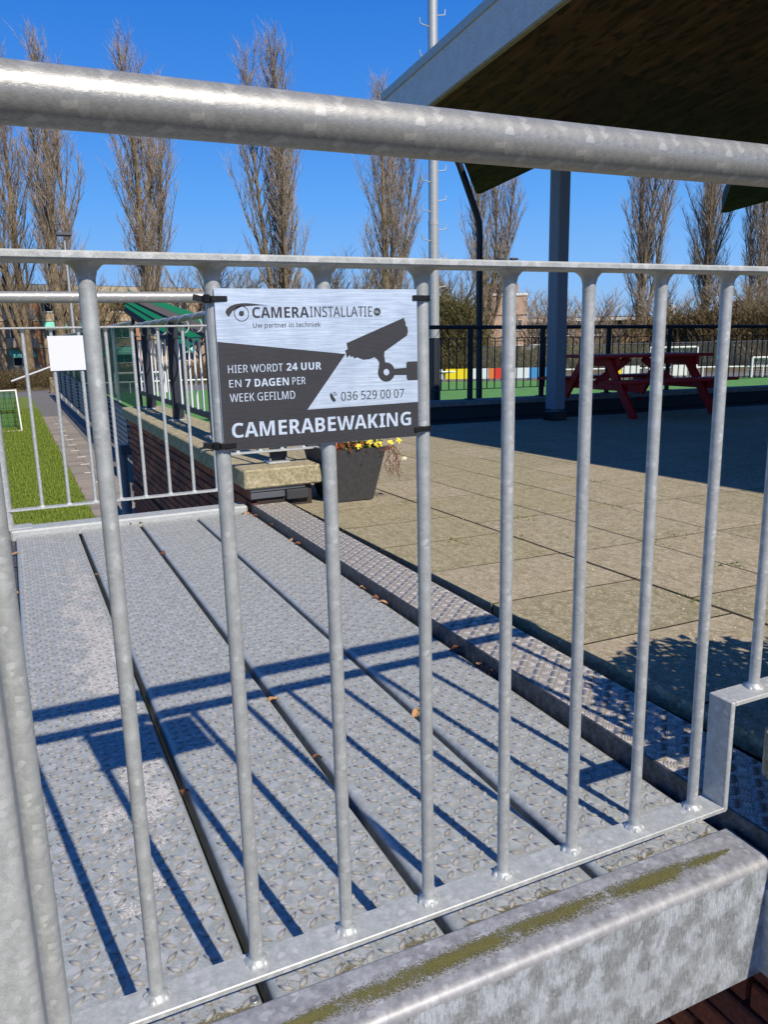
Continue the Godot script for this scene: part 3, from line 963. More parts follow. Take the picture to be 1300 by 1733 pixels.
func build_gate(called_label: String, z: float, x_end: float, stile_x: float, stile_r: float) -> Node3D:
	var g := thing("steel_gate", called_label, "gate", Vector3(0, 0, z), "galvanized gates at both ends of the platform")
	# handrail with its return bend at the right end
	var path := [Vector3(-1.1, .961, .012), Vector3(-.3, .961, .012), Vector3(.3, .961, .012), Vector3(.8, .961, .012), Vector3(x_end - .09, .961, .012)]
	for i in 7:
		var a := PI / 2 - PI * (i + 1) / 8.0
		path.append(Vector3(x_end - .07 + .0675 * cos(a), .8935 + .0675 * sin(a), .012))
	path.append(Vector3(x_end - .09, .826, .012))
	put("handrail", tb(path, .0262, M.zinc_rail, 40), g)
	var tbm := MB.new()
	tbm.box(Vector3((stile_x + x_end) / 2 - .04, .8255, .0045), Vector3(x_end - stile_x - .08, .0085, .045), .002)
	put("top_bar", tbm.mesh(M.zinc_bar), g)
	put("bottom_bar", bx(Vector3((stile_x + .886) / 2 + .002, -.004, .0045), Vector3(.886 - stile_x, .008, .045), M.zinc_bar, .0012), g)
	put("step_plate", bx(Vector3(.886, .0875, .0045), Vector3(.009, .187, .0452), M.zinc_bar, .0014), g)
	put("raised_bar", bx(Vector3((.8905 + x_end) / 2, .177, .0045), Vector3(x_end - .8905, .008, .045), M.zinc_bar, .0012), g)
	var q := MB.new()
	q.lathe(Vector3.ZERO, [Vector2(.0145, -.001), Vector2(.0135, .0025), Vector2(.0098, .0055), Vector2(.0083, .008), Vector2(.0083, .79), Vector2(.0085, .806), Vector2(.0105, .8135), Vector2(.0148, .8185), Vector2(.0195, .8212)], 20)
	var bal := q.mesh(M.zinc)
	var q2 := MB.new()
	q2.lathe(Vector3.ZERO, [Vector2(.0145, .1805), Vector2(.0135, .1845), Vector2(.0098, .1875), Vector2(.0083, .190), Vector2(.0083, .79), Vector2(.0085, .806), Vector2(.0105, .8135), Vector2(.0148, .8185), Vector2(.0195, .8212)], 20)
	var balr := q2.mesh(M.zinc)
	# weld bead: a lumpy ring
	var wd := MB.new()
	for i in 9:
		var a := TAU * i / 9.0
		var rr := .0042 + .0014 * sin(i * 2.7)
		wd.lathe(Vector3(cos(a) * .0112, 0, sin(a) * .0112), [Vector2(rr, 0), Vector2(rr * .85, rr * .5), Vector2(rr * .4, rr * .85), Vector2(.0001, rr)], 7)
	var weld := wd.mesh(M.zinc_bar)
	var i := 0
	while .12 * i < x_end - .05:
		var b := put("baluster", bal if i < 8 else balr, g)
		b.position.x = .12 * i
		var w := put("weld", weld, b)
		w.position.y = 0.0 if i < 8 else .181
		w.rotation.y = i * 1.3
		i += 1
	put("end_stile", tb([Vector3(stile_x, -.09 if stile_r > .02 else -.004, 0), Vector3(stile_x, .822 if stile_r < .02 else .95, 0)], stile_r, M.zinc, 20), g)
	return g

func build_gates():
	var n := build_gate("near galvanized gate in the foreground with the camera warning sign on its bars", 0.0, 1.345, -.1065, .0132)
	var f := build_gate("far galvanized gate at the end of the platform with a white panel on it", -3.2, 1.40, -.157, .026)
	put("base_plate", bx(Vector3(-.15, -.088, .0), Vector3(.19, .01, .1), M.zinc_bar, .002), f)
	# latch post left of the near gate
	var p := thing("gate_post", "blurred galvanized box post at the lower left corner beside the near gate", "post")
	var q := MB.new()
	var prof := []
	for c in [[-.1325, .093, 0], [-.2065, .093, 1], [-.2065, .041, 2], [-.1325, .041, 3]]:
		for k in 7:
			var a: float = PI / 2 * c[2] + PI / 2 * k / 6.0
			prof.append(Vector2(c[0] + .012 * cos(a), c[1] + .012 * sin(a)))
	var s := MB.new()
	s.sweep(prof, 0, 1, true)
	for i in s.v.size():
		var v := s.v[i]
		s.v[i] = Vector3(v.x, lerpf(-.5, 1.05, v.z), v.y)
		s.n[i] = -Vector3(s.n[i].x, 0, s.n[i].y)
	p.position = Vector3(.006, 0, 0)
	put("shaft", s.mesh(M.zinc_bar), p)
	put("cap", bx(Vector3(-.1695, 1.052, .067), Vector3(.1, .006, .078), M.zinc_bar, .002), p)
	# back of the panel on the far gate
	var w := thing("white_sign", "plain white panel tied to the bars of the far gate", "sign", Vector3(.1915, .71, -3.188))
	put("panel", bx(Vector3.ZERO, Vector3(.18, .158, .003), M.white, .0008), w)
	for s2 in [[.12, .783], [.12, .6385], [.24, .783], [.24, .6385]]:
		tie(Vector3(s2[0], s2[1], -3.2), "black tie at the %s of the white panel on the far gate" % ["upper left corner" if s2[0] < .2 and s2[1] > .7 else "lower left corner" if s2[0] < .2 else "upper middle" if s2[1] > .7 else "lower middle"], 0, 0.0)

func tie(at: Vector3, label: String, head: int, ang: float):
	var t := thing("cable_tie", label, "cable tie", at, "black cable ties holding the signs")
	var q := MB.new()
	var prof := [Vector2(.0092, -.003), Vector2(.0104, -.0028), Vector2(.0104, .0028), Vector2(.0092, .003)]
	q.lathe(Vector3.ZERO, prof, 20)
	put("band", q.mesh(M.black), t)
	var st := MB.new()
	st.box(Vector3(.0035, 0, .0118), Vector3(.017, .0058, .0022), .0006, Basis(Vector3.UP, .08))
	put("strap", st.mesh(M.black), t)
	if head != 0:
		var h := MB.new()
		h.box(Vector3(-.0085, .0003, .0095), Vector3(.0072, .0084, .0062), .0012, Basis(Vector3.UP, -.5))
		put("head", h.mesh(M.black), t)
		var tl := MB.new()
		tl.box(Vector3(-.016, .0008, .007), Vector3(.012, .006, .0014), .0004, Basis(Vector3(0, 0, 1), -.2))
		put("tail", tl.mesh(M.black), t)

func text_mesh(txt: String, bold: bool, x0: float, x1: float, y0: float, y1: float, z0: float, z1: float, m: Material) -> ArrayMesh:
	var f := SystemFont.new()
	f.font_names = PackedStringArray(["Droid Sans"])
	f.font_weight = 700 if bold else 400
	var t := TextMesh.new()
	t.font = f
	t.font_size = 48
	t.pixel_size = .01
	t.depth = .1
	t.curve_step = 1.2
	t.text = txt
	var arr := t.get_mesh_arrays()
	var vs: PackedVector3Array = arr[Mesh.ARRAY_VERTEX]
	var lo := Vector3(1e9, 1e9, 1e9)
	var hi := -lo
	for v in vs:
		lo = lo.min(v); hi = hi.max(v)
	for i in vs.size():
		var v := vs[i]
		vs[i] = Vector3(lerpf(x0, x1, (v.x - lo.x) / (hi.x - lo.x)), lerpf(y0, y1, (v.y - lo.y) / (hi.y - lo.y)), z1 if v.z > 0 else z0)
	arr[Mesh.ARRAY_VERTEX] = vs
	var am := ArrayMesh.new()
	am.add_surface_from_arrays(Mesh.PRIMITIVE_TRIANGLES, arr)
	am.surface_set_material(0, m)
	return am

func poly_mm(pts: Array, z0: float, z1: float, m: Material) -> ArrayMesh:
	var p := PackedVector2Array()
	for i in range(0, pts.size(), 2): p.append(Vector2(pts[i], pts[i + 1]) * .001)
	var q := MB.new()
	q.prism(p, z0, z1)
	return q.mesh(m)

func build_sign():
	# local millimetres from the lower left corner of the panel
	var s := thing("warning_sign", "brushed aluminium camera surveillance sign tied to the near gate", "sign", Vector3(.1185, .633, .0106))
	put("panel", bx(Vector3(.1149, .0822, -.0003), Vector3(.2298, .1648, .0024), M.brushed, .0003), s)
	var a := .0007
	var b := .0011
	var c := .0014
	put("dark_field", poly_mm([.3, 112.3, 140.9, 96.2, 94.1, 38.2, 229.5, 39.4, 229.5, .2, .3, .2], a, b, M.print_dark), s)
	var put_text := func(txt, bold, x0, x1, y0, y1, light):
		put("lettering", text_mesh(txt, bold, x0 * .001, x1 * .001, y0 * .001, y1 * .001, b - .0002 if light else a, c if light else b, M.print_light if light else M.print_dark), s)
	put_text.call("CAMERA", true, 38.6, 100.3, 135.4, 146.3, false)
	put_text.call("INSTALLATIE", false, 101.6, 174.2, 135.7, 146.5, false)
	put_text.call("Uw partner in techniek", false, 38.8, 113.2, 123.9, 130.8, false)
	put_text.call("HIER WORDT", false, 9.5, 68.6, 80.4, 88.3, true)
	put_text.call("24 UUR", true, 72.6, 112.0, 80.6, 88.5, true)
	put_text.call("EN", false, 9.8, 22.6, 65.8, 73.3, true)
	put_text.call("7 DAGEN", true, 27.0, 74.4, 65.5, 73.5, true)
	put_text.call("PER", false, 78.3, 93.2, 65.8, 73.4, true)
	put_text.call("WEEK GEFILMD", false, 9.5, 80.7, 50.8, 59.2, true)
	put_text.call("036 529 00 07", false, 134.0, 211.7, 45.6, 55.2, false)
	put_text.call("CAMERABEWAKING", true, 9.6, 219.9, 13.2, 28.8, true)
	# round badge after the name
	var badge := []
	for k in 20:
		badge.append(180.2 + 4.2 * cos(TAU * k / 20)); badge.append(140.6 + 4.2 * sin(TAU * k / 20))
	put("badge", poly_mm(badge, a, b, M.print_dark), s)
	put("lettering", text_mesh("NL", false, .1776, .1828, .1391, .1421, b - .0002, c, M.print_light), s)
	# eye emblem
	put("emblem_brow", poly_mm([10.7, 141.5, 12.2, 144.5, 16.1, 147.3, 21, 149.2, 27.5, 150.1, 34, 150.2, 40.8, 149.7, 49, 148.7, 56.3, 147.9, 44, 148.0, 34.5, 147.6, 28.0, 146.9, 22.5, 145.2, 18.0, 142.4, 15.2, 139.6, 13.9, 136.8, 11.8, 139.0], a, b, M.print_dark), s)
	var ring := MB.new()
	var seg := 28
	for k in seg:
		var t0 := TAU * k / seg
		var t1 := TAU * (k + 1) / seg
		var p := PackedVector2Array()
		for q in [[7.9, t0], [7.9, t1], [7.1, t1], [7.1, t0]]: p.append((Vector2(27.3, 139.9) + Vector2(cos(q[1]), sin(q[1])) * q[0]) * .001)
		ring.prism(p, a, b)
	put("emblem_ring", ring.mesh(M.print_dark), s)
	var pup := []
	for k in 18:
		var t := TAU * k / 18
		var rr := 2.7 if k != 2 else 3.7
		pup.append(27.2 + rr * cos(t)); pup.append(139.9 + rr * sin(t))
	put("emblem_pupil", poly_mm(pup, a, b, M.print_dark), s)
	# camera pictogram
	put("camera_body", poly_mm([142.4, 107.7, 213.3, 134.1, 213.6, 131.0, 215.1, 129.2, 215.1, 125.8, 217.4, 123.2, 217.9, 118.5, 216.6, 114.4, 188.2, 97.5, 187.6, 93.0, 188.9, 85.2, 180.5, 80.1, 181.4, 85.4, 178.9, 89.4, 175.5, 91.8, 170.0, 89.8, 161.7, 89.3, 154.7, 92.2, 151.2, 90.9, 149.6, 93.6, 147.4, 92.4, 146.0, 95.0, 142.6, 92.2, 140.6, 100.0, 143.8, 101.4], a, b, M.print_dark), s)
	var jr := MB.new()
	for k in seg:
		var t0 := TAU * k / seg
		var t1 := TAU * (k + 1) / seg
		var p := PackedVector2Array()
		for q in [[10.6, t0], [10.6, t1], [3.6, t1], [3.6, t0]]: p.append((Vector2(190.0, 74.8) + Vector2(cos(q[1]), sin(q[1])) * q[0]) * .001)
		jr.prism(p, a, b + .00002)
	put("camera_joint", jr.mesh(M.print_dark), s)
	put("camera_arm", poly_mm([198.6, 78.1, 215.2, 78.7, 215.2, 83.9, 216.8, 85.5, 229.4, 85.5, 229.4, 64.4, 217.2, 64.5, 215.6, 66.0, 215.2, 70.6, 198.6, 71.2], a, b, M.print_dark), s)
	# telephone receiver with two waves
	put("phone", poly_mm([121.2, 54.2, 122.6, 54.9, 123.9, 52.6, 123.2, 51.6, 124.9, 48.9, 126.3, 48.7, 127.9, 46.9, 126.4, 45.0, 124.6, 45.2, 122.4, 47.4, 120.8, 51.4], a, b, M.print_dark), s)
	for rr in [2.3, 4.3]:
		var wv := MB.new()
		for k in 6:
			var t0: float = -.05 + 1.6 * k / 6.0
			var t1: float = -.05 + 1.6 * (k + 1) / 6.0
			var p := PackedVector2Array()
			for q in [[rr + .35, t0], [rr + .35, t1], [rr - .35, t1], [rr - .35, t0]]: p.append((Vector2(124.6, 51.4) + Vector2(cos(q[1]), sin(q[1])) * q[0]) * .001)
			wv.prism(p, a, b)
		put("phone_wave", wv.mesh(M.print_dark), s)
	tie(Vector3(.12, .7875, 0), "black cable tie with square head at the upper left of the surveillance sign", 1, 0)
	tie(Vector3(.12, .6385, 0), "black cable tie at the lower left corner of the surveillance sign", 1, 0)
	for t in [[.36, .7885, "black cable tie at the upper right of the surveillance sign"], [.36, .6405, "black cable tie at the lower right of the surveillance sign"]]:
		tie(Vector3(t[0], t[1], 0), t[2], 0, 0)
	for i in 2:
		var n: Node3D = get_node("cable_tie_%03d" % [6 + i])
		n.scale = Vector3(-1, 1, 1) if false else Vector3.ONE
		n.rotation.y = 0.0
		var st: MeshInstance3D = n.get_node("strap")
		st.position.x = -.0125

func build_side_railing():
	var r := thing("coiled_railing", "navy railing with pale bars and a wire coil round its handrail on the brick wall", "railing")
	var x := 1.19
	var zs := -3.22
	var ze := -8.0
	put("handrail", tb([Vector3(x, .93, zs + .1), Vector3(x, .93, ze)], .024, M.zinc_rail, 14), r)
	put("top_bar", bx(Vector3(x, .78, (zs + ze) / 2), Vector3(.03, .008, zs - ze), M.navy), r)
	put("bottom_bar", bx(Vector3(x, .235, (zs + ze) / 2), Vector3(.03, .04, zs - ze), M.navy), r)
	for z in [-3.24, -4.62, -6.0, -7.4]:
		put("post", bx(Vector3(x, .51, z), Vector3(.095, .82, .018), M.navy, .003), r)
		put("foot", bx(Vector3(x - .01, .111, z), Vector3(.12, .01, .1), M.zinc_bar, .002), r)
		for s in [-1, 1]:
			var b := put("bolt", bolt_mesh(), r)
			b.position = Vector3(x - .01 + .045 * s, .116, z + .03)
			b.scale = Vector3(1.3, 6, 1.3)
	var bar := tb([Vector3(0, .25, 0), Vector3(0, .78, 0)], .008, M.white, 10)
	var z := -3.42
	while z > ze:
		var skip := false
		for pz in [-4.62, -6.0, -7.4]:
			if absf(z - pz) < .04: skip = true
		if not skip: put("baluster", bar, r).position = Vector3(x, 0, z)
		z -= .1972
	put("coil", helix(Vector3(x, .93, -3.3), Vector3(x, .93, ze), .066, .47, .045, .006, M.zinc_bar), r)

func leaf_face(q: MB, at: Vector3, ln: float, wd: float, yaw: float, pitch: float):
	var b := Basis(Vector3.UP, yaw) * Basis(Vector3.RIGHT, pitch)
	var f := b * Vector3(0, 0, 1)
	var s := b * Vector3(1, 0, 0)
	var u := b * Vector3(0, 1, 0)
	var p := [at, at + f * ln * .35 + s * wd * .5 + u * wd * .12, at + f * ln - u * ln * .12, at + f * ln * .35 - s * wd * .5 + u * wd * .12, at + f * ln * .45]
	q.face([p[0], p[1], p[4]], at - u * .1)
	q.face([p[1], p[2], p[4]], at - u * .1)
	q.face([p[2], p[3], p[4]], at - u * .1)
	q.face([p[3], p[0], p[4]], at - u * .1)

func make_pot(label: String, at: Vector3, bw: float, bd: float, tw: float, td: float, h: float) -> Node3D:
	var p := thing("planter", label, "planter", at)
	var q := MB.new()
	var lo := [Vector3(-bw / 2, 0, bd / 2), Vector3(bw / 2, 0, bd / 2), Vector3(bw / 2, 0, -bd / 2), Vector3(-bw / 2, 0, -bd / 2)]
	var hi := [Vector3(-tw / 2, h, td / 2), Vector3(tw / 2, h, td / 2), Vector3(tw / 2, h, -td / 2), Vector3(-tw / 2, h, -td / 2)]
	var ce := Vector3(0, h / 2, 0)
	for i in 4:
		var j := (i + 1) % 4
		q.face([lo[i], lo[j], hi[j], hi[i]], ce)
		var ii: Vector3 = hi[i] * Vector3(.9, 1, .9)
		var ij: Vector3 = hi[j] * Vector3(.9, 1, .9)
		q.face([hi[i], hi[j], ij, ii], Vector3(0, 0, 0))
		var bi: Vector3 = ii - Vector3(0, .05, 0)
		var bj: Vector3 = ij - Vector3(0, .05, 0)
		q.face([ii, ij, bj, bi], ce * 3.0 + (ii + ij) * 4.0)
	q.face([lo[0], lo[1], lo[2], lo[3]], ce)
	put("pot", q.mesh(M.pot), p)
	put("soil", bx(Vector3(0, h - .04, 0), Vector3(tw * .88, .02, td * .88), M.soil), p)
	return p

func build_planters(rng: RandomNumberGenerator):
	var h := .285
	var at := Vector3(1.535, patio_y(1.53, -3.15) + .006, -3.16)
	make_pot("dark grey tapered square planter standing on the paving behind the coping end", at, .225, .27, .335, .39, h)
	var f := thing("flower_plant", "half withered yellow pansies trailing over the rim of the grey planter", "plant", at + Vector3(0, h - .03, 0))
	var q := MB.new()
	for i in 260:
		leaf_face(q, Vector3(rng.randf_range(-.06, .17), rng.randf_range(.0, .11), rng.randf_range(-.12, .19)), rng.randf_range(.02, .035), rng.randf_range(.012, .02), rng.randf() * TAU, rng.randf_range(-.9, .5))
	put("leaves", q.mesh(M.leaf), f).set_meta("kind", "stuff")
	q = MB.new()
	for i in 70:
		leaf_face(q, Vector3(rng.randf_range(-.05, .15), rng.randf_range(.0, .06), rng.randf_range(-.15, .19)), rng.randf_range(.02, .035), rng.randf_range(.012, .02), rng.randf() * TAU, rng.randf_range(-.9, .5))
	put("dark_leaves", q.mesh(M.leaf_dark), f).set_meta("kind", "stuff")
	q = MB.new()
	for i in 260:
		var a := rng.randf() * TAU
		leaf_face(q, Vector3(-.04 + rng.randfn(0, .05), rng.randf_range(.0, .11), .12 + rng.randfn(0, .05)), rng.randf_range(.03, .05), .007, a, rng.randf_range(-1.4, .3))
	put("withered_leaves", q.mesh(M.rust), f).set_meta("kind", "stuff")
	for i in 28:
		var c := Vector3(rng.randf_range(.0, .21), rng.randf_range(.035, .10), rng.randf_range(.02, .215))
		if i < 4: c = [Vector3(.195, .05, .19), Vector3(.225, .075, .17), Vector3(.24, .06, .2), Vector3(.26, -.035, .22)][i]
		q = MB.new()
		var yaw := rng.randf() * TAU
		for k in 5: leaf_face(q, Vector3.ZERO, .02, .021, yaw + TAU * k / 5, rng.randf_range(-.7, .2))
		var fl := put("flower", q.mesh(M.petal if rng.randf() < .75 else M.petal_white), f)
		fl.position = c
		fl.rotation = Vector3(rng.randf_range(.2, 1.0), 0, rng.randf_range(-.5, .3))
		var up := tb([Vector3(c.x * .9, 0, c.z * .9), c * Vector3(.95, .6, .95), c - Vector3(0, .002, 0)], .0014, M.leaf, 4)
		put("flower_stem", up, f)
	for i in 16:
		var x := rng.randf_range(.15, .22)
		var z := rng.randf_range(.1, .22)
		var pts := [Vector3(x - .03, .01, z), Vector3(x + .02, .03, z + .01)]
		var l := rng.randf_range(.06, .2)
		for k in 5: pts.append(Vector3(x + .035 + rng.randfn(0, .012), .02 - l * (k + 1) / 5.0, z + .015 + rng.randfn(0, .01)))
		put("trailing_stem", tb(pts, .0013, M.stem, 4), f)
	q = MB.new()
	for i in 60:
		leaf_face(q, Vector3(rng.randf_range(.18, .25), rng.randf_range(-.15, .02), rng.randf_range(.12, .24)), .012, .006, rng.randf() * TAU, rng.randf_range(-1, 1))
	put("trailing_leaves", q.mesh(M.stem), f).set_meta("kind", "stuff")
	# shrub in a second planter just right of the view: its shadow falls on the paving and tread strip
	var a2 := Vector3(1.60, patio_y(1.6, .25), .26)
	make_pot("dark grey tapered planter just right of the view beside the near wall", a2, .235, .27, .355, .40, h)
	var sh := thing("shrub", "leafy shrub in the planter right of the view that shades the tread strip", "shrub", a2 + Vector3(0, h - .03, 0))
	q = MB.new()
	for i in 5200:
		var d := Vector3(rng.randfn(0, 1), rng.randfn(0, 1), rng.randfn(0, 1)).normalized()
		var c := Vector3(-.12, .20, -.05) + d * Vector3(.40, .26, .32) * pow(rng.randf(), .4)
		leaf_face(q, c, rng.randf_range(.03, .055), rng.randf_range(.014, .024), rng.randf() * TAU, rng.randf_range(-1.2, .6))
	put("leaves", q.mesh(M.leaf_dark), sh).set_meta("kind", "stuff")
	for i in 9:
		var a := TAU * i / 9.0
		put("stem", tb([Vector3(0, 0, 0), Vector3(cos(a) * .08, .15, sin(a) * .08), Vector3(cos(a) * .2, .36, sin(a) * .2)], [.006, .004, .002], M.stem, 6), sh)

func build_table():
	var t := thing("picnic_table", "red wooden picnic table with fixed benches under the canopy", "picnic table", Vector3(6.906, -.227, -6.80))
	t.rotation.z = -.0122
	var L := 1.8
	for i in 5:
		put("top_plank", bx(Vector3(0, .70, -.292 + .146 * i), Vector3(L, .036, .14), M.table_red, .005), t)
	for s in [-1.0, 1.0]:
		for i in 2:
			put("bench_plank", bx(Vector3(0, .423, s * (.56 + .146 * i)), Vector3(L, .036, .14), M.table_red, .005), t)
	for e in [-.62, .62]:
		for s in [-1.0, 1.0]:
			var top := Vector3(e, .682, s * .2)
			var bot := Vector3(e, 0.0, s * .70)
			var m := MB.new()
			var d := (bot - top)
			m.box(Vector3.ZERO, Vector3(.045, d.length(), .1), .004)
			var leg := put("leg", m.mesh(M.table_red), t)
			leg.position = (top + bot) / 2
			leg.rotation.x = -atan2(d.z, -d.y)
			for k in 2:
				var bo := put("bolt", bolt_mesh(), leg)
				bo.position = Vector3(-.024, -.06 + .05 * k, .02 - .04 * k)
				bo.rotation.z = PI / 2
		put("bench_bearer", bx(Vector3(e + .046, .355, 0), Vector3(.045, .1, 1.5), M.table_red, .004), t)
		put("top_bearer", bx(Vector3(e + .046, .632, 0), Vector3(.045, .1, .7), M.table_red, .004), t)
	for s in [-1.0, 1.0]:
		var m := MB.new()
		var a := Vector3(s * .6, .37, 0)
		var b := Vector3(s * .12, .67, 0)
		var d := b - a
		m.box((a + b) / 2, Vector3(d.length(), .09, .045), .004, Basis(Vector3(0, 0, 1), atan2(d.y, d.x)))
		put("brace", m.mesh(M.table_red), t)

func build_poles():
	var p := thing("light_mast", "tall galvanized floodlight mast with climbing hooks left of the canopy", "mast", Vector3(6.02, GROUND, -10.3))
	put("lower_tube", tb([Vector3(0, 0, 0), Vector3(.002, 3.72, 0)], .078, M.zinc, 18), p)
	put("shade_sleeve", tb([Vector3(0, 0, 0), Vector3(0, 1.93, 0), Vector3(0, 1.99, 0)], [.087, .087, .08], M.navy, 18), p)  # navy colour stands in for the canopy shadow on the mast foot
	put("upper_tube", tb([Vector3(.002, 3.68, 0), Vector3(.03, 9.5, 0)], [.074, .066], M.zinc, 18), p)
	put("collar", tb([Vector3(.002, 3.67, 0), Vector3(.002, 3.74, 0)], .081, M.zinc_bar, 18), p)
	for i in 18:
		var y := 2.6 + .42 * i
		for s in [-1.0, 1.0]:
			var yy: float = y + (.16 if s > 0 else 0.0)
			put("climbing_hook", tb([Vector3(s * .06, yy, .02), Vector3(s * .19, yy + .02, .02), Vector3(s * .205, yy + .035, .02), Vector3(s * .21, yy + .10, .02)], .008, M.zinc_bar, 6), p)
	put("lamp_head", bx(Vector3(.03, 9.6, .2), Vector3(.5, .2, .4), M.navy, .03), p)
	# two floodlights far away
	var f := thing("floodlight_mast", "slender distant mast with two floodlights over the field", "mast", Vector3(35.1, GROUND, -51.9))
	put("mast", tb([Vector3(0, 0, 0), Vector3(0, 7.6, 0)], .06, M.lead, 8), f)
	put("crossbar", bx(Vector3(0, 7.25, 0), Vector3(1.3, .08, .08), M.lead), f)
	for s in [-1.0, 1.0]: put("floodlight", bx(Vector3(s * .6, 7.68, .1), Vector3(.62, .15, .4), M.lead, .04), f)
	var l := thing("street_lamp", "grey street lamp standing among the poplars at the left", "street lamp", Vector3(3.25, GROUND, -44.2))
	put("mast", tb([Vector3(0, 0, 0), Vector3(0, 7.3, 0)], [.09, .05], M.zinc, 8), l)
	put("lamp_head", bx(Vector3(-.02, 7.5, .1), Vector3(.75, .16, .4), M.lead, .04), l)
	put("bracket", bx(Vector3(-.12, 7.1, 0), Vector3(.5, .06, .06), M.lead), l)

func build_left_side(rng: RandomNumberGenerator):
	# rain pipe on the wall end
	var rp := thing("rain_pipe", "grey rain pipe with a bracket at the far end of the brick wall", "pipe", Vector3(.94, GROUND, -8.08))
	put("pipe", tb([Vector3(0, 0, 0), Vector3(0, .94, 0)], .055, M.navy_post, 16), rp)
	put("bracket", bx(Vector3(.06, .9, 0), Vector3(.16, .1, .12), M.lead, .01), rp)
	put("coupling", tb([Vector3(0, .28, 0), Vector3(0, .36, 0)], .06, M.navy_post, 16), rp)
	# fence of louvres with a green windscreen above
	var f := thing("slat_fence", "grey louvred fence with pale slats running along the paved path", "fence")
	f.position = Vector3(1.62, GROUND + .10, -13.0)
	f.rotation.x = .0085
	for i in 9:
		put("post", bx(Vector3(.03, .42, -2.6 * i), Vector3(.06, .84, .06), M.navy, .004), f)
	for i in 9:
		var z := 1.3 - 2.6 * i
		for k in 9:
			var q := MB.new()
			q.box(Vector3(-.01, .09 + .092 * k, z), Vector3(.008, .036, 2.52), .002, Basis(Vector3(0, 0, 1), -.3))
			put("slat", q.mesh(M.lead), f)
		put("back_board", bx(Vector3(.06, .44, z), Vector3(.012, .8, 2.5), M.white), f)
		put("rail", bx(Vector3(.03, .875, z), Vector3(.05, .03, 2.6), M.navy, .003), f)
		put("rail", bx(Vector3(.03, .02, z), Vector3(.05, .03, 2.6), M.navy, .003), f)
	var n := thing("windscreen_net", "green translucent windscreen net on posts above the louvred fence", "net", Vector3(1.70, GROUND, -13.0))
	for i in 9:
		put("post", tb([Vector3(0, 0, -2.6 * i + 1.2), Vector3(0, 2.35, -2.6 * i + 1.2)], .03, M.zinc, 8), n)
	for i in 8:
		put("net", bx(Vector3(0, 1.68, -2.6 * i - .1), Vector3(.004, 1.3, 2.55), M.net), n)
		put("rail", tb([Vector3(0, 2.34, -2.6 * i + 1.2), Vector3(0, 2.34, -2.6 * i - 1.4)], .02, M.zinc, 6), n)
	# striped green and black roof leaning behind the coiled railing
	var a := thing("striped_awning", "sloping green and black striped awning behind the coiled railing", "awning")
	var A := Vector3(1.50, 1.46, -10.6)
	var B := Vector3(1.404, 1.19, -10.4)
	var C := Vector3(1.79, .62, -8.8)
	var E := Vector3(2.43, 1.0, -9.4)
	var cuts := [0.0, .16, .30, .36, .52, .60, .80, 1.0]
	var mm := [M.black, M.green, M.black, M.green, M.black, M.grey_cloth, M.green]
	for i in 7:
		var q := MB.new()
		var p0 := B.lerp(A, cuts[i]); var p1 := B.lerp(A, cuts[i + 1] - .004)
		var r0 := C.lerp(E, cuts[i]); var r1 := C.lerp(E, cuts[i + 1] - .004)
		var th := Vector3(.0, -.03, -.03)
		var P := [p0, p1, r1, r0]
		var ce := (p0 + p1 + r0 + r1) / 4 + th / 2
		q.face(P, ce); q.face([p0 + th, p1 + th, r1 + th, r0 + th], ce)
		for k in 4: q.face([P[k], P[(k + 1) % 4], P[(k + 1) % 4] + th, P[k] + th], ce)
		put("stripe", q.mesh(mm[i]), a)
	for p in [B + Vector3(.1, -.1, 0), C + Vector3(.02, -.02, 0), E]:
		put("leg", tb([p, Vector3(p.x + .02, GROUND, p.z)], .025, M.navy, 8), a)
	# little green goal on the lawn
	var g := thing("small_goal", "small green net goal with a pale frame on the lawn at the left", "goal", Vector3(-.35, GROUND + .01, -20.2))
	var H := .98
	for s in [-.42, .42]:
		put("frame", tb([Vector3(s, 0, 0), Vector3(s * .92, H, -.1), Vector3(s * .92, H, -.45), Vector3(s, 0, -.85), Vector3(s, 0, 0)], .02, M.white_paint, 8), g)
	put("crossbar", tb([Vector3(-.39, H, -.1), Vector3(.39, H, -.1)], .02, M.white_paint, 8), g)
	put("ground_bar", tb([Vector3(-.42, .01, 0), Vector3(.42, .01, 0)], .028, M.white_paint, 8), g)
	var nt := MB.new()
	for i in 7:
		var s := -.42 + .14 * i
		nt.tube([Vector3(s * .92, H, -.1), Vector3(s * .92, H, -.45), Vector3(s, .02, -.85)], .012, 4)
	for k in 8: nt.tube([Vector3(-.41, .12 * k + .05, -.84 + .05 * k), Vector3(.41, .12 * k + .05, -.84 + .05 * k)], .01, 4)
	put("net", nt.mesh(M.net_green), g).set_meta("kind", "stuff")
	var cl := MB.new()
	for s in [-.40, .40]: cl.face([Vector3(s, .02, -.84), Vector3(s, .02, -.02), Vector3(s * .93, H, -.11), Vector3(s * .93, H, -.44)], Vector3(s * 4, .5, -.4))
	cl.face([Vector3(-.4, .02, -.83), Vector3(.4, .02, -.83), Vector3(.36, H, -.44), Vector3(-.36, H, -.44)], Vector3(0, .5, -4))
	put("side_net", cl.mesh(M.net_green), g)
	# low wooden bollard and rail at the end of the path
	var b := thing("bollard", "short mossy wooden bollard at the far end of the path", "bollard", Vector3(1.6, GROUND, -36.5))
	put("stub", bx(Vector3(0, .35, 0), Vector3(.24, .7, .24), M.bark, .02), b)
	var lr := thing("barrier", "slanting pale barrier pole over the far end of the path", "barrier", Vector3(.9, GROUND, -37.5))
	put("pole", tb([Vector3(-.9, .55, 0), Vector3(2.6, 1.75, 0)], .04, M.slat, 8), lr)
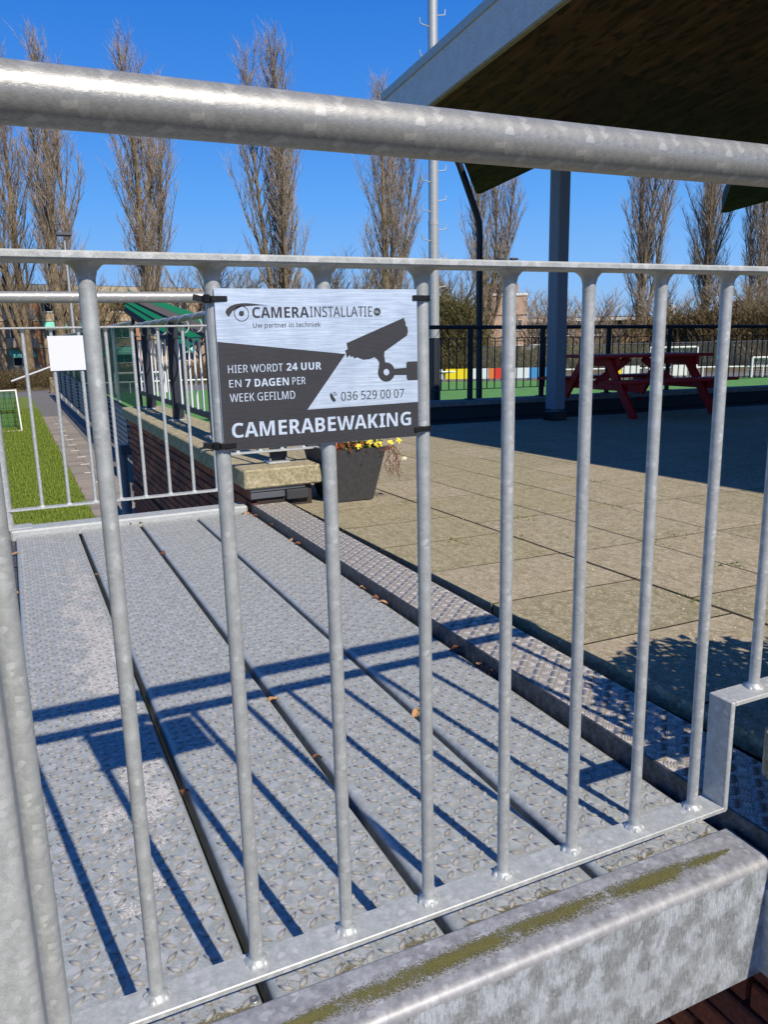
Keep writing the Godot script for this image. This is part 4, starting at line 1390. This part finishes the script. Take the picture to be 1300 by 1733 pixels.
	put("stand", bx(Vector3(2.6, .85, 0), Vector3(.16, 1.7, .16), M.lead, .01), lr)

func field_pt(u: float) -> Vector3:
	# along the far edge of the football field, u in metres from its left end
	var pts := [Vector3(2, 0, -34.3), Vector3(17.5, 0, -31.2), Vector3(30, 0, -23.4), Vector3(60, 0, -4.2)]
	for i in 3:
		var L: float = (pts[i + 1] - pts[i]).length()
		if u <= L or i == 2: return pts[i] + (pts[i + 1] - pts[i]).normalized() * u + Vector3(0, GROUND, 0)
		u -= L
	return pts[3]

func build_field(rng: RandomNumberGenerator):
	# perimeter rail
	var rail := thing("field_rail", "white rail on posts round the far edge of the football field", "railing")
	var u := 0.0
	while u < 60.0:
		var p := field_pt(u)
		put("post", tb([p, p + Vector3(0, .5, 0)], .03, M.white_paint, 6), rail)
		put("bar", tb([p + Vector3(0, .47, 0), field_pt(u + 2.5) + Vector3(0, .47, 0)], .04, M.white_paint, 6), rail)
		u += 2.5
	var boards := [[16.77, .98, M.yellow, "plain yellow advertising board on the far field edge"], [17.53, .3, M.white_paint, "narrow white advertising board next to the yellow one"], [18.05, .3, M.white, "narrow white advertising board left of the orange one"], [18.34, .24, M.orange, "small orange advertising board beside the red one"], [18.62, .34, M.red, "small red advertising board on the far field edge"], [19.66, .7, M.white, "wide white advertising board right of the red one"], [20.5, 1.0, M.blue, "blue advertising board on the far field edge"], [23.87, .3, M.yellow, "small yellow board seen through the picnic table frame"], [24.42, .75, M.white_paint, "white board seen through the picnic table frame"], [26.5, .62, M.white_paint, "white board seen just right of the picnic table"], [15.9, .5, M.white, "short white board left of the yellow one"]]
	for b in boards:
		var o := thing("advertising_board", b[3], "advertising board", field_pt(b[0]), "advertising boards along the field")
		var d := field_pt(b[0] + .5) - field_pt(b[0])
		o.rotation.y = atan2(-d.z, d.x)
		put("panel", bx(Vector3(0, .36, .1), Vector3(b[1], .46, .04), b[2], .006), o)
		for s in [-.4, .4]: put("leg", bx(Vector3(b[1] * s, .16, .06), Vector3(.05, .32, .05), M.lead), o)
	# goals and tall ball-stop mesh
	for g in [[26.0, "white football goal with net at the far field edge"], [29.9, "small white goal at the right end of the far field edge"], [2.9, "white football goal seen left of the coiled railing"]]:
		var o := thing("football_goal", g[1], "goal", field_pt(g[0]) + Vector3(0, 0, .3), "football goals on the field")
		var d := field_pt(g[0] + .5) - field_pt(g[0])
		o.rotation.y = atan2(-d.z, d.x)
		var w := 2.0 if g[0] < 29 else 1.2
		var hh := 1.35 if g[0] < 29 and g[0] > 10 else .85
		for s in [-.5, .5]: put("post", tb([Vector3(w * s, 0, 0), Vector3(w * s, hh, 0)], .045, M.white_paint, 8), o)
		put("crossbar", tb([Vector3(-w / 2, hh, 0), Vector3(w / 2, hh, 0)], .045, M.white_paint, 8), o)
		var nt := MB.new()
		for i in 14: nt.tube([Vector3(-w / 2 + w * i / 13.0, hh, 0), Vector3(-w / 2 + w * i / 13.0, 0, -.9)], .008, 4)
		for k in 8: nt.tube([Vector3(-w / 2, hh * k / 8.0, -.9 + .9 * k / 8.0), Vector3(w / 2, hh * k / 8.0, -.9 + .9 * k / 8.0)], .008, 4)
		put("net", nt.mesh(M.white_paint), o).set_meta("kind", "stuff")
	var bs := thing("ball_stop_fence", "tall grey mesh fence beyond the advertising boards", "fence")
	u = 18.0
	while u < 52.0:
		var p := field_pt(u) + Vector3(1.2, 0, -2.6)
		var p2 := field_pt(u + 3.0) + Vector3(1.2, 0, -2.6)
		put("post", tb([p, p + Vector3(0, 1.5, 0)], .03, M.lead, 6), bs)
		var q := MB.new()
		q.face([p, p2, p2 + Vector3(0, 1.5, 0), p + Vector3(0, 1.5, 0)], Vector3(0, 0, -100))
		put("mesh_panel", q.mesh(M.mesh_net), bs)
		put("rail", tb([p + Vector3(0, 1.5, 0), p2 + Vector3(0, 1.5, 0)], .025, M.lead, 6), bs)
		u += 3.0

# ---------------------------------------------------------------- buildings
func make_window(parent: Node, at: Vector3, w: float, h: float, mullions := 1):
	var fr := MB.new()
	fr.box(Vector3(0, h / 2 - .04, 0), Vector3(w, .08, .08))
	fr.box(Vector3(0, -h / 2 + .04, 0), Vector3(w, .08, .1))
	for s in [-1.0, 1.0]: fr.box(Vector3(s * (w / 2 - .04), 0, 0), Vector3(.08, h - .16, .08))
	for k in mullions: fr.box(Vector3(-w / 2 + w * (k + 1) / (mullions + 1), 0, 0), Vector3(.07, h - .16, .06))
	var f := put("window", fr.mesh(M.white_paint), parent)
	f.position = at
	put("pane", bx(Vector3(0, 0, -.03), Vector3(w - .1, h - .1, .02), M.glass), f)

func build_buildings(rng: RandomNumberGenerator):
	var y0 := -2.6
	var a := Vector3(-20, y0 + .75, -79.7)
	var o := thing("apartment_block", "long brown apartment block with turquoise awnings behind the trees at the left", "building", a)
	var d := Vector3(40.3, 0, -10.5)
	o.rotation.y = atan2(-d.z, d.x)
	var L := d.length()
	put("wall", bx(Vector3(L / 2, 3.5, -5), Vector3(L, 8.6, 10), M.wall_brown), o)
	put("roof_band", bx(Vector3(L / 2, 8.1, -4.9), Vector3(L + .4, .6, 10.6), M.wall_cream), o)
	put("roof", bx(Vector3(L / 2, 8.45, -5), Vector3(L - .4, .1, 9.6), M.roof), o)
	for s in 3:
		var y := 1.35 + 2.6 * s
		put("floor_band", bx(Vector3(L / 2, y + 1.12, .04), Vector3(L, .16, .1), M.wall_cream), o)
		var i := 0
		var x := 1.6
		while x < L - 1.2:
			make_window(o, Vector3(x, y, .05), 1.7, 1.45, 1)
			if (i + s) % 3 != 1:
				var q := MB.new()
				var m: Material = M.awning if rng.randf() < .75 else M.awning_dark
				q.face([Vector3(-1.15, .35, 0), Vector3(1.15, .35, 0), Vector3(1.15, -.2, .8), Vector3(-1.15, -.2, .8)], Vector3(0, -1, 0))
				q.face([Vector3(-1.15, -.2, .8), Vector3(1.15, -.2, .8), Vector3(1.15, -.42, .8), Vector3(-1.15, -.42, .8)], Vector3(0, -.3, 0))
				for e in [-1.15, 1.15]: q.face([Vector3(e, .35, 0), Vector3(e, -.2, .8), Vector3(e, -.2, 0)], Vector3(0, 0, .3))
				put("awning", q.mesh(m), o).position = Vector3(x, y + .62, .06)
			if i % 4 == 2:
				put("balcony", bx(Vector3(x, y - 1.0, .7), Vector3(2.6, .9, 1.3), M.wall_cream, .03), o)
			if i % 3 == 0:
				put("wall_panel", bx(Vector3(x + 1.75, y - .1, .03), Vector3(.7, 2.0, .08), M.brick_orange), o)
			x += 3.4
			i += 1
	# block with a stair tower in the middle
	var b := thing("tower_block", "pale pink block with white roof edge and dark rooftop housing in the middle distance", "building", Vector3(47.2, y0, -74.2))
	var d2 := Vector3(4.2, 0, 1.9)
	b.rotation.y = atan2(-d2.z, d2.x)
	put("wall", bx(Vector3(2.3, 3.75, -4), Vector3(4.7, 7.5, 8), M.wall_pink), b)
	put("roof_edge", bx(Vector3(2.3, 7.62, -4), Vector3(4.9, .26, 8.2), M.white_paint, .02), b)
	put("roof_housing", bx(Vector3(2.0, 8.35, -4), Vector3(3.2, 1.3, 4), M.wall_dark), b)
	put("roof_housing", bx(Vector3(3.75, 8.3, -3.2), Vector3(.5, 1.15, 2.2), M.brick_orange), b)
	for y in [2.2, 4.9]:
		put("floor_band", bx(Vector3(2.3, y + .6, .02), Vector3(4.7, .1, .06), M.wall_dark), b)
		make_window(b, Vector3(3.6, y - .5, .05), 1.1, 1.2, 1)
	put("downpipe", tb([Vector3(2.75, 0, .08), Vector3(2.75, 7.4, .08)], .05, M.wall_dark, 6), b)
	# long low row at the right
	var r := thing("terrace_row", "long low terrace of houses with a white eave line behind the trees at the right", "building", Vector3(50.5, y0, -83.4))
	var d3 := Vector3(22.3, 0, 10.4)
	r.rotation.y = atan2(-d3.z, d3.x)
	var L3 := 46.0
	put("wall", bx(Vector3(L3 / 2, 2.4, -4), Vector3(L3, 4.8, 8), M.wall_dark), r)
	put("eave", bx(Vector3(L3 / 2, 5.0, -3.8), Vector3(L3 + .4, .36, 8.6), M.white_paint, .02), r)
	put("roof", bx(Vector3(L3 / 2, 5.25, -4), Vector3(L3 - .5, .14, 8), M.roof), r)
	for i in 13:
		var x := 1.8 + 3.4 * i
		for y in [1.2, 3.7]:
			make_window(r, Vector3(x, y, .05), 1.8, 1.2, 2)
		put("wall_panel", bx(Vector3(x + 1.7, 3.7, .04), Vector3(.9, 1.2, .08), M.wall_cream if i % 2 == 0 else M.brick_orange), r)
		if i % 3 == 1:
			put("chimney", bx(Vector3(x, 5.9, -3), Vector3(.8, 1.2, .8), M.white_paint, .02), r)
	# two brick houses nearer to the field
	for h in [[Vector3(49.6, y0, -55.3), 7.0, 3.4, "low orange brick house behind the picnic table"], [Vector3(52.6, y0, -44.8), 8.0, 4.6, "orange brick house at the right edge behind the fence"]]:
		var o2 := thing("brick_house", h[3], "house", h[0])
		o2.rotation.y = -.45
		var w: float = h[1]
		var hh: float = h[2]
		put("wall", bx(Vector3(w / 2, hh / 2, -3), Vector3(w, hh, 6), M.brick_orange), o2)
		var q := MB.new()
		q.prism(PackedVector2Array([Vector2(-6.3, hh), Vector2(.3, hh), Vector2(-3, hh + 1.1)]), -.2, w + .2, Transform3D(Basis(Vector3(0, 0, 1), Vector3(0, 1, 0), Vector3(1, 0, 0)), Vector3.ZERO))
		put("roof", q.mesh(M.roof), o2)
		for k in 3: make_window(o2, Vector3(1.4 + k * (w - 2.8) / 2, hh - 1.3, .05), 1.2, 1.2, 1)
		put("door", bx(Vector3(w / 2 + 1.0, 1.05, .04), Vector3(.95, 2.1, .08), M.white_paint, .01), o2)
	var car := thing("parked_car", "small white car parked beyond the hedge in front of the pink block", "car", Vector3(36.9, GROUND - .1, -49.0))
	car.rotation.y = -.4
	var cb := MB.new()
	var side := PackedVector2Array([Vector2(-1.9, .3), Vector2(1.9, .3), Vector2(1.95, .7), Vector2(1.7, .85), Vector2(1.0, .93), Vector2(.45, 1.4), Vector2(-1.1, 1.42), Vector2(-1.7, .95), Vector2(-1.95, .8)])
	cb.prism(side, -.8, .8)
	put("body", cb.mesh(M.white_paint), car)
	var cg := MB.new()
	cg.prism(PackedVector2Array([Vector2(-1.45, .95), Vector2(.8, .95), Vector2(.38, 1.34), Vector2(-1.0, 1.36)]), -.81, .81)
	put("window", cg.mesh(M.glass), car)
	for x in [-1.2, 1.25]:
		for z in [-.72, .72]: put("wheel", tb([Vector3(x, .32, z - .1), Vector3(x, .32, z + .1)], .32, M.black, 14), car)

# ---------------------------------------------------------------- trees
func bent(rng: RandomNumberGenerator, p0: Vector3, dir: Vector3, ln: float, up: float, n: int, wob: float) -> Array:
	var pts := [p0]
	var d := dir.normalized()
	var p := p0
	for i in n:
		d = (d + Vector3(0, up, 0) + Vector3(rng.randfn(0, wob), rng.randfn(0, wob * .5), rng.randfn(0, wob))).normalized()
		p += d * ln / n
		pts.append(p)
	return pts
func taper(r0: float, r1: float, n: int) -> Array:
	var r := []
	for i in n + 1: r.append(lerpf(r0, r1, float(i) / n))
	return r
func at_path(pts: Array, t: float) -> Vector3:
	var f := t * (pts.size() - 1)
	var i := mini(int(f), pts.size() - 2)
	return (pts[i] as Vector3).lerp(pts[i + 1], f - i)
func dir_path(pts: Array, t: float) -> Vector3:
	var i := mini(int(t * (pts.size() - 1)), pts.size() - 2)
	return (pts[i + 1] - pts[i]).normalized()

# a bare upright poplar of unit height 24 m
func make_poplar(called: String, seed_: int, label: String, twigm: Material) -> Node3D:
	var rng := RandomNumberGenerator.new()
	rng.seed = seed_
	var o := thing(called, label, "tree", Vector3.ZERO, "bare poplars beyond the field")
	var H := 24.0
	var trunk := MB.new()
	var stems := [bent(rng, Vector3.ZERO, Vector3.UP, H * .97, .3, 14, .035)]
	trunk.tube(stems[0], taper(.42, .02, 14), 8)
	for k in 2:
		var h0 := rng.randf_range(1.5, 4.0)
		var a := rng.randf() * TAU
		var s := bent(rng, Vector3(0, h0, 0), Vector3(cos(a) * .38, 1, sin(a) * .38), H * rng.randf_range(.62, .8), .2, 12, .03)
		trunk.tube(s, taper(.22, .02, 12), 7)
		stems.append(s)
	put("trunk", trunk.mesh(M.bark), o)
	var limbs := MB.new()
	var twigs := MB.new()
	var n_limb := rng.randi_range(84, 108)
	var slim := rng.randf_range(.7, .98)
	for i in n_limb:
		var st: Array = stems[[0, 1, 0, 2][i % 4]]
		var t := .10 + .82 * pow(float(i) / n_limb, .9)
		var p := at_path(st, t)
		var a := i * 2.39996 + rng.randf_range(-.5, .5)
		var reach := (1.0 - t) * 9.5 + 1.6
		reach = minf(reach, 7.0) * rng.randf_range(.55, 1.1) * slim
		var out := rng.randf_range(.3, .62)
		var lb := bent(rng, p, Vector3(cos(a) * out, .9, sin(a) * out), reach, .19, 6, .06)
		var r0 := .034 + .008 * reach
		limbs.tube(lb, taper(r0 * .9, .012, 6), 5, false)
		var nb := int(4 + reach * 1.9)
		for j in nb:
			var u := .14 + .84 * float(j) / nb
			var q := at_path(lb, u)
			var b := rng.randf() * TAU
			var dd := (dir_path(lb, u) * 1.0 + Vector3(cos(b), .35, sin(b)) * .62).normalized()
			var bl := rng.randf_range(.8, 2.3) * (1.1 - u * .5)
			var bp := bent(rng, q, dd, bl, .16, 3, .09)
			limbs.tube(bp, taper(.02, .009, 3), 3, false)
			for k in 4:
				var w := .2 + .75 * rng.randf()
				var c := rng.randf() * TAU
				var e := (dir_path(bp, w) + Vector3(cos(c), .3, sin(c)) * .6).normalized()
				var q0 := at_path(bp, w)
				twigs.tube([q0, q0 + e * rng.randf_range(.4, 1.0) + Vector3(0, .08, 0)], [.011, .006], 3, false)
	put("limbs", limbs.mesh(M.bark), o)
	put("twigs", twigs.mesh(twigm), o).set_meta("kind", "stuff")
	return o

# a bare spreading tree of unit height 10 m
func make_round_tree(called: String, seed_: int, label: String, twigm: Material, dense: int) -> Node3D:
	var rng := RandomNumberGenerator.new()
	rng.seed = seed_
	var o := thing(called, label, "tree", Vector3.ZERO, "bare spreading trees beyond the field")
	var trunk := MB.new()
	var tp := bent(rng, Vector3.ZERO, Vector3.UP, 4.2, .2, 6, .06)
	trunk.tube(tp, taper(.18, .09, 6), 8)
	put("trunk", trunk.mesh(M.bark), o)
	var limbs := MB.new()
	var twigs := MB.new()
	for i in 16:
		var t := .28 + .7 * i / 15.0
		var a := i * 2.39996 + rng.randf_range(-.4, .4)
		var ln := rng.randf_range(3.6, 5.6)
		var lb := bent(rng, at_path(tp, t), Vector3(cos(a) * .8, .75, sin(a) * .8), ln, .10, 6, .11)
		limbs.tube(lb, taper(.065, .016, 6), 5, false)
		for j in 9:
			var u := .2 + .78 * j / 9.0
			var b := rng.randf() * TAU
			var dd := (dir_path(lb, u) + Vector3(cos(b), .3, sin(b)) * .8).normalized()
			var bp := bent(rng, at_path(lb, u), dd, rng.randf_range(1.0, 2.4) * (1.15 - .5 * u), .10, 4, .14)
			limbs.tube(bp, taper(.024, .009, 4), 3, false)
			for k in dense:
				var w := .15 + .83 * rng.randf()
				var c := rng.randf() * TAU
				var e := (dir_path(bp, w) + Vector3(cos(c), .25, sin(c)) * .8).normalized()
				var q0 := at_path(bp, w)
				var q1 := q0 + e * rng.randf_range(.35, .9)
				twigs.tube([q0, q1], [.011, .005], 3, false)
	put("limbs", limbs.mesh(M.bark), o)
	put("twigs", twigs.mesh(twigm), o).set_meta("kind", "stuff")
	return o

func build_trees(rng: RandomNumberGenerator):
	var y0 := -2.4
	var prot := []
	for k in 5: prot.append(null)
	var pl := [[4.0, -68.4, 27.0, "tall bare poplar at the left, behind the street lamp"], [10.41, -65.39, 26.4, "second bare poplar from the left edge, above the striped awning"], [19.52, -58.82, 25.0, "bare poplar above the left half of the surveillance sign"], [27.46, -57.38, 22.6, "bare poplar just left of the tall light mast"], [35.53, -55.89, 20.0, "bare poplar between the rain pipe and the canopy post"], [48.59, -52.05, 21.8, "bare poplar right of the canopy post"], [55.12, -51.28, 21.0, "bare poplar under the second eave point at the right"], [55.85, -46.35, 19.0, "bare poplar at the right edge of the picture"], [1.6, -74.0, 26.5, "slimmer bare poplar at the left edge behind the tallest one"]]
	for i in pl.size():
		var p: Array = pl[i]
		var k := i % 5
		var o: Node3D
		if prot[k] == null:
			o = make_poplar("poplar_tree", 100 + k * 7, p[3], M.twig)
			prot[k] = o
		else: o = copy(prot[k], Vector3.ZERO, p[3])
		o.position = Vector3(p[0], y0, p[1])
		var s: float = p[2] / 24.0
		o.scale = Vector3(s * (1.0 if p[2] > 22.0 else 1.08), s, s)
		o.rotation.y = i * 1.9
	var rp := [null, null]
	var rl := [[8.11, -84.8, 11.6, "bare tree in front of the apartment block between the first two poplars"], [15.78, -72.0, 12.2, "bare twiggy tree right of the second poplar"], [19.7, -75.9, 12.2, "bare twiggy tree left of the third poplar"], [27.43, -68.9, 11.9, "dense bare tree between the third and fourth poplar"], [24.46, -56.5, 10.0, "bare tree in front of the gap between third and fourth poplar"], [28.35, -52.4, 8.8, "bare tree right behind the tall light mast"], [25.85, -44.4, 8.4, "bare tree between the light mast and the rain pipe"], [38.06, -52.4, 7.4, "small bare tree right of the pink block"], [44.64, -58.5, 7.8, "small bare tree left of the canopy post"], [41.09, -48.7, 7.3, "bare tree behind the left part of the picnic table"], [47.43, -52.6, 6.9, "bare tree behind the right part of the picnic table"], [42.88, -43.3, 6.5, "low bare tree below the sixth poplar"], [48.95, -47.3, 7.0, "low bare tree below the seventh poplar"], [48.93, -42.7, 7.3, "bare tree near the right picture edge"], [43.69, -36.0, 6.0, "low dense tree at the right picture edge"], [23.99, -79.7, 11.6, "bare tree far behind the third poplar"], [34.65, -68.9, 11.2, "bare tree far behind the fourth poplar"], [-4.5, -60.0, 9.5, "bare spreading tree at the left picture edge"]]
	for i in rl.size():
		var p: Array = rl[i]
		var k := i % 2
		var o: Node3D
		if rp[k] == null:
			o = make_round_tree("bare_tree", 300 + k * 11, p[3], M.twig if k == 1 else M.twig_olive, 9)
			rp[k] = o
		else: o = copy(rp[k], Vector3.ZERO, p[3])
		o.position = Vector3(p[0], y0 if p[1] < -46 else GROUND, p[1])
		var s: float = p[2] / 9.2
		o.scale = Vector3(s * 1.05, s, s * 1.05)
		o.rotation.y = i * 2.3
	# undergrowth along the field and before the houses
	var q := MB.new()
	for i in 70:
		var a := rng.randf() * TAU
		var d := Vector3(cos(a) * rng.randf_range(.2, .9), 1, sin(a) * rng.randf_range(.2, .9)).normalized()
		var p0 := Vector3(rng.randfn(0, .25), 0, rng.randfn(0, .25))
		var ln := rng.randf_range(.5, 1.25)
		q.tube([p0, p0 + d * ln * .5, p0 + d * ln + Vector3(rng.randfn(0, .12), 0, rng.randfn(0, .12))], [.014, .011, .006], 3, false)
		for j in 4: leaf_face(q, p0 + d * ln * rng.randf_range(.3, 1.0) + Vector3(rng.randfn(0, .1), 0, rng.randfn(0, .1)), .10, .06, rng.randf() * TAU, rng.randf_range(-1, 1))
	for row in [["undergrowth", "brown leafless undergrowth before the apartment block at the left", Vector3(-14, 0, -43), Vector3(14, 0, -46), 420, .8, M.bush, 2.0], ["hedge", "brown green hedge along the far side of the football field", Vector3(14, 0, -45.5), Vector3(38, 0, -38), 420, 1.2, M.bush_green, 1.6], ["hedge", "brown hedge behind the ball stop fence at the right", Vector3(36, 0, -38), Vector3(56, 0, -22), 420, 1.5, M.bush, 1.8], ["bushes", "dense olive bushes between the light mast and the rain pipe", Vector3(23.3, 0, -42.8), Vector3(25.0, 0, -42.0), 170, 4.0, M.bush_green, .8], ["bushes", "tall brown bushes at the right picture edge", Vector3(37, 0, -35), Vector3(47, 0, -30), 220, 3.0, M.bush, 1.4]]:
		var mm := MultiMesh.new()
		mm.transform_format = MultiMesh.TRANSFORM_3D
		mm.mesh = q.mesh(row[6])
		mm.instance_count = row[4]
		for i in row[4]:
			var t := rng.randf()
			var p: Vector3 = (row[2] as Vector3).lerp(row[3], t) + Vector3(rng.randfn(0, .4), 0, rng.randfn(0, row[7]))
			var lift: float = rng.randf() * maxf(row[5] - 1.3, 0.0)
			var s := rng.randf_range(.7, 1.2) * minf(row[5], 1.7)
			mm.set_instance_transform(i, Transform3D(Basis(Vector3.UP, rng.randf() * TAU).scaled(Vector3(s, s, s)), Vector3(p.x, GROUND + lift, p.z)))
		var g := MultiMeshInstance3D.new()
		g.multimesh = mm
		g.name = numbered(row[0], self)
		add_child(g, true)
		tag(g, row[1], "hedge" if row[0] != "bushes" else "bushes", "", "stuff")

func build_leaves(rng: RandomNumberGenerator):
	var protos := []
	for k in 2:
		var q := MB.new()
		var r2 := RandomNumberGenerator.new()
		r2.seed = 50 + k
		var nx := 3
		var pts := []
		for i in 5:
			for j in nx:
				var u := i / 4.0
				var w := sin(PI * clampf(u * .96 + .03, 0, 1)) * .011
				pts.append(Vector3((j - 1) * w, absf(j - 1) * .006 + .006 * sin(u * 4.0 + k) + r2.randf() * .003, (u - .5) * .034))
		for i in 4:
			for j in 2:
				q.face([pts[i * 3 + j], pts[i * 3 + j + 1], pts[i * 3 + 4 + j], pts[i * 3 + 3 + j]], Vector3(0, -1, 0))
		protos.append(q.mesh(M.dry if k == 0 else M.dry2))
	var y := DECK_Y + .002
	var ck := "along the upstand of the tread strip"
	var spots := [[.962, y, -3.02, "brown leaf heap top at the far end of the upstand"], [.945, y, -3.04, "flat brown leaf at the far end of the upstand"], [.968, y, -2.96, "curled brown leaf second from the far end of the upstand"], [.93, y, -3.05, "brown leaf by the far curb near the upstand"], [.972, y, -2.72, "lone brown leaf along the far part of the upstand"], [.968, y, -2.40, "long brown leaf along the upstand behind the third bar"], [.972, y, -2.32, "small brown leaf beside the long one at the upstand"], [.970, y, -1.62, "brown leaf pressed against the upstand left of the fourth bar"], [.965, y, -1.50, "pale leaf pressed against the upstand left of the fourth bar"], [.968, y, -1.44, "dark brown leaf at the upstand next to the pale one"], [.972, y, -.98, "pale crumpled leaf at the upstand by the handrail shadow"], [.974, y, -.86, "brown leaf at the upstand by the fifth bar"], [.975, y, -.80, "small brown leaf at the upstand by the fifth bar"], [.4265, y - .008, -.93, "brown leaf stuck in the second plank gap"], [.4265, y - .008, -.62, "lower brown leaf stuck in the second plank gap"], [.7015, y - .008, -.70, "brown leaf stuck in the third plank gap"], [.1465, y - .01, -.62, "brown leaf deep in the first plank gap"], [.1465, y - .01, -2.3, "pale leaf in the far part of the first plank gap"], [.425, y, -2.45, "brown leaf in the far part of the second plank gap"], [.425, y + .004, -3.07, "brown leaf by the far curb at the second plank gap"], [.38, y + .004, -3.08, "small brown leaf beside it at the far curb"], [-.138, y - .008, -2.8, "brown leaf in the gap along the left deck edge"], [-.14, y - .008, -2.55, "pale leaf in the gap along the left deck edge"], [-.138, y - .008, -2.2, "tan leaf nearest the viewer in the left deck edge gap"]]
	for i in spots.size():
		var s: Array = spots[i]
		var o := put("dry_leaf", protos[i % 2])
		o.position = Vector3(s[0], s[1], s[2])
		var k := rng.randf_range(.6, 1.0)
		o.rotation = Vector3(rng.randf_range(-.3, .3), rng.randf() * TAU, rng.randf_range(-.3, .3))
		o.scale = Vector3(k, k, k)
		tag(o, s[3], "leaf", "dry leaves on the platform")
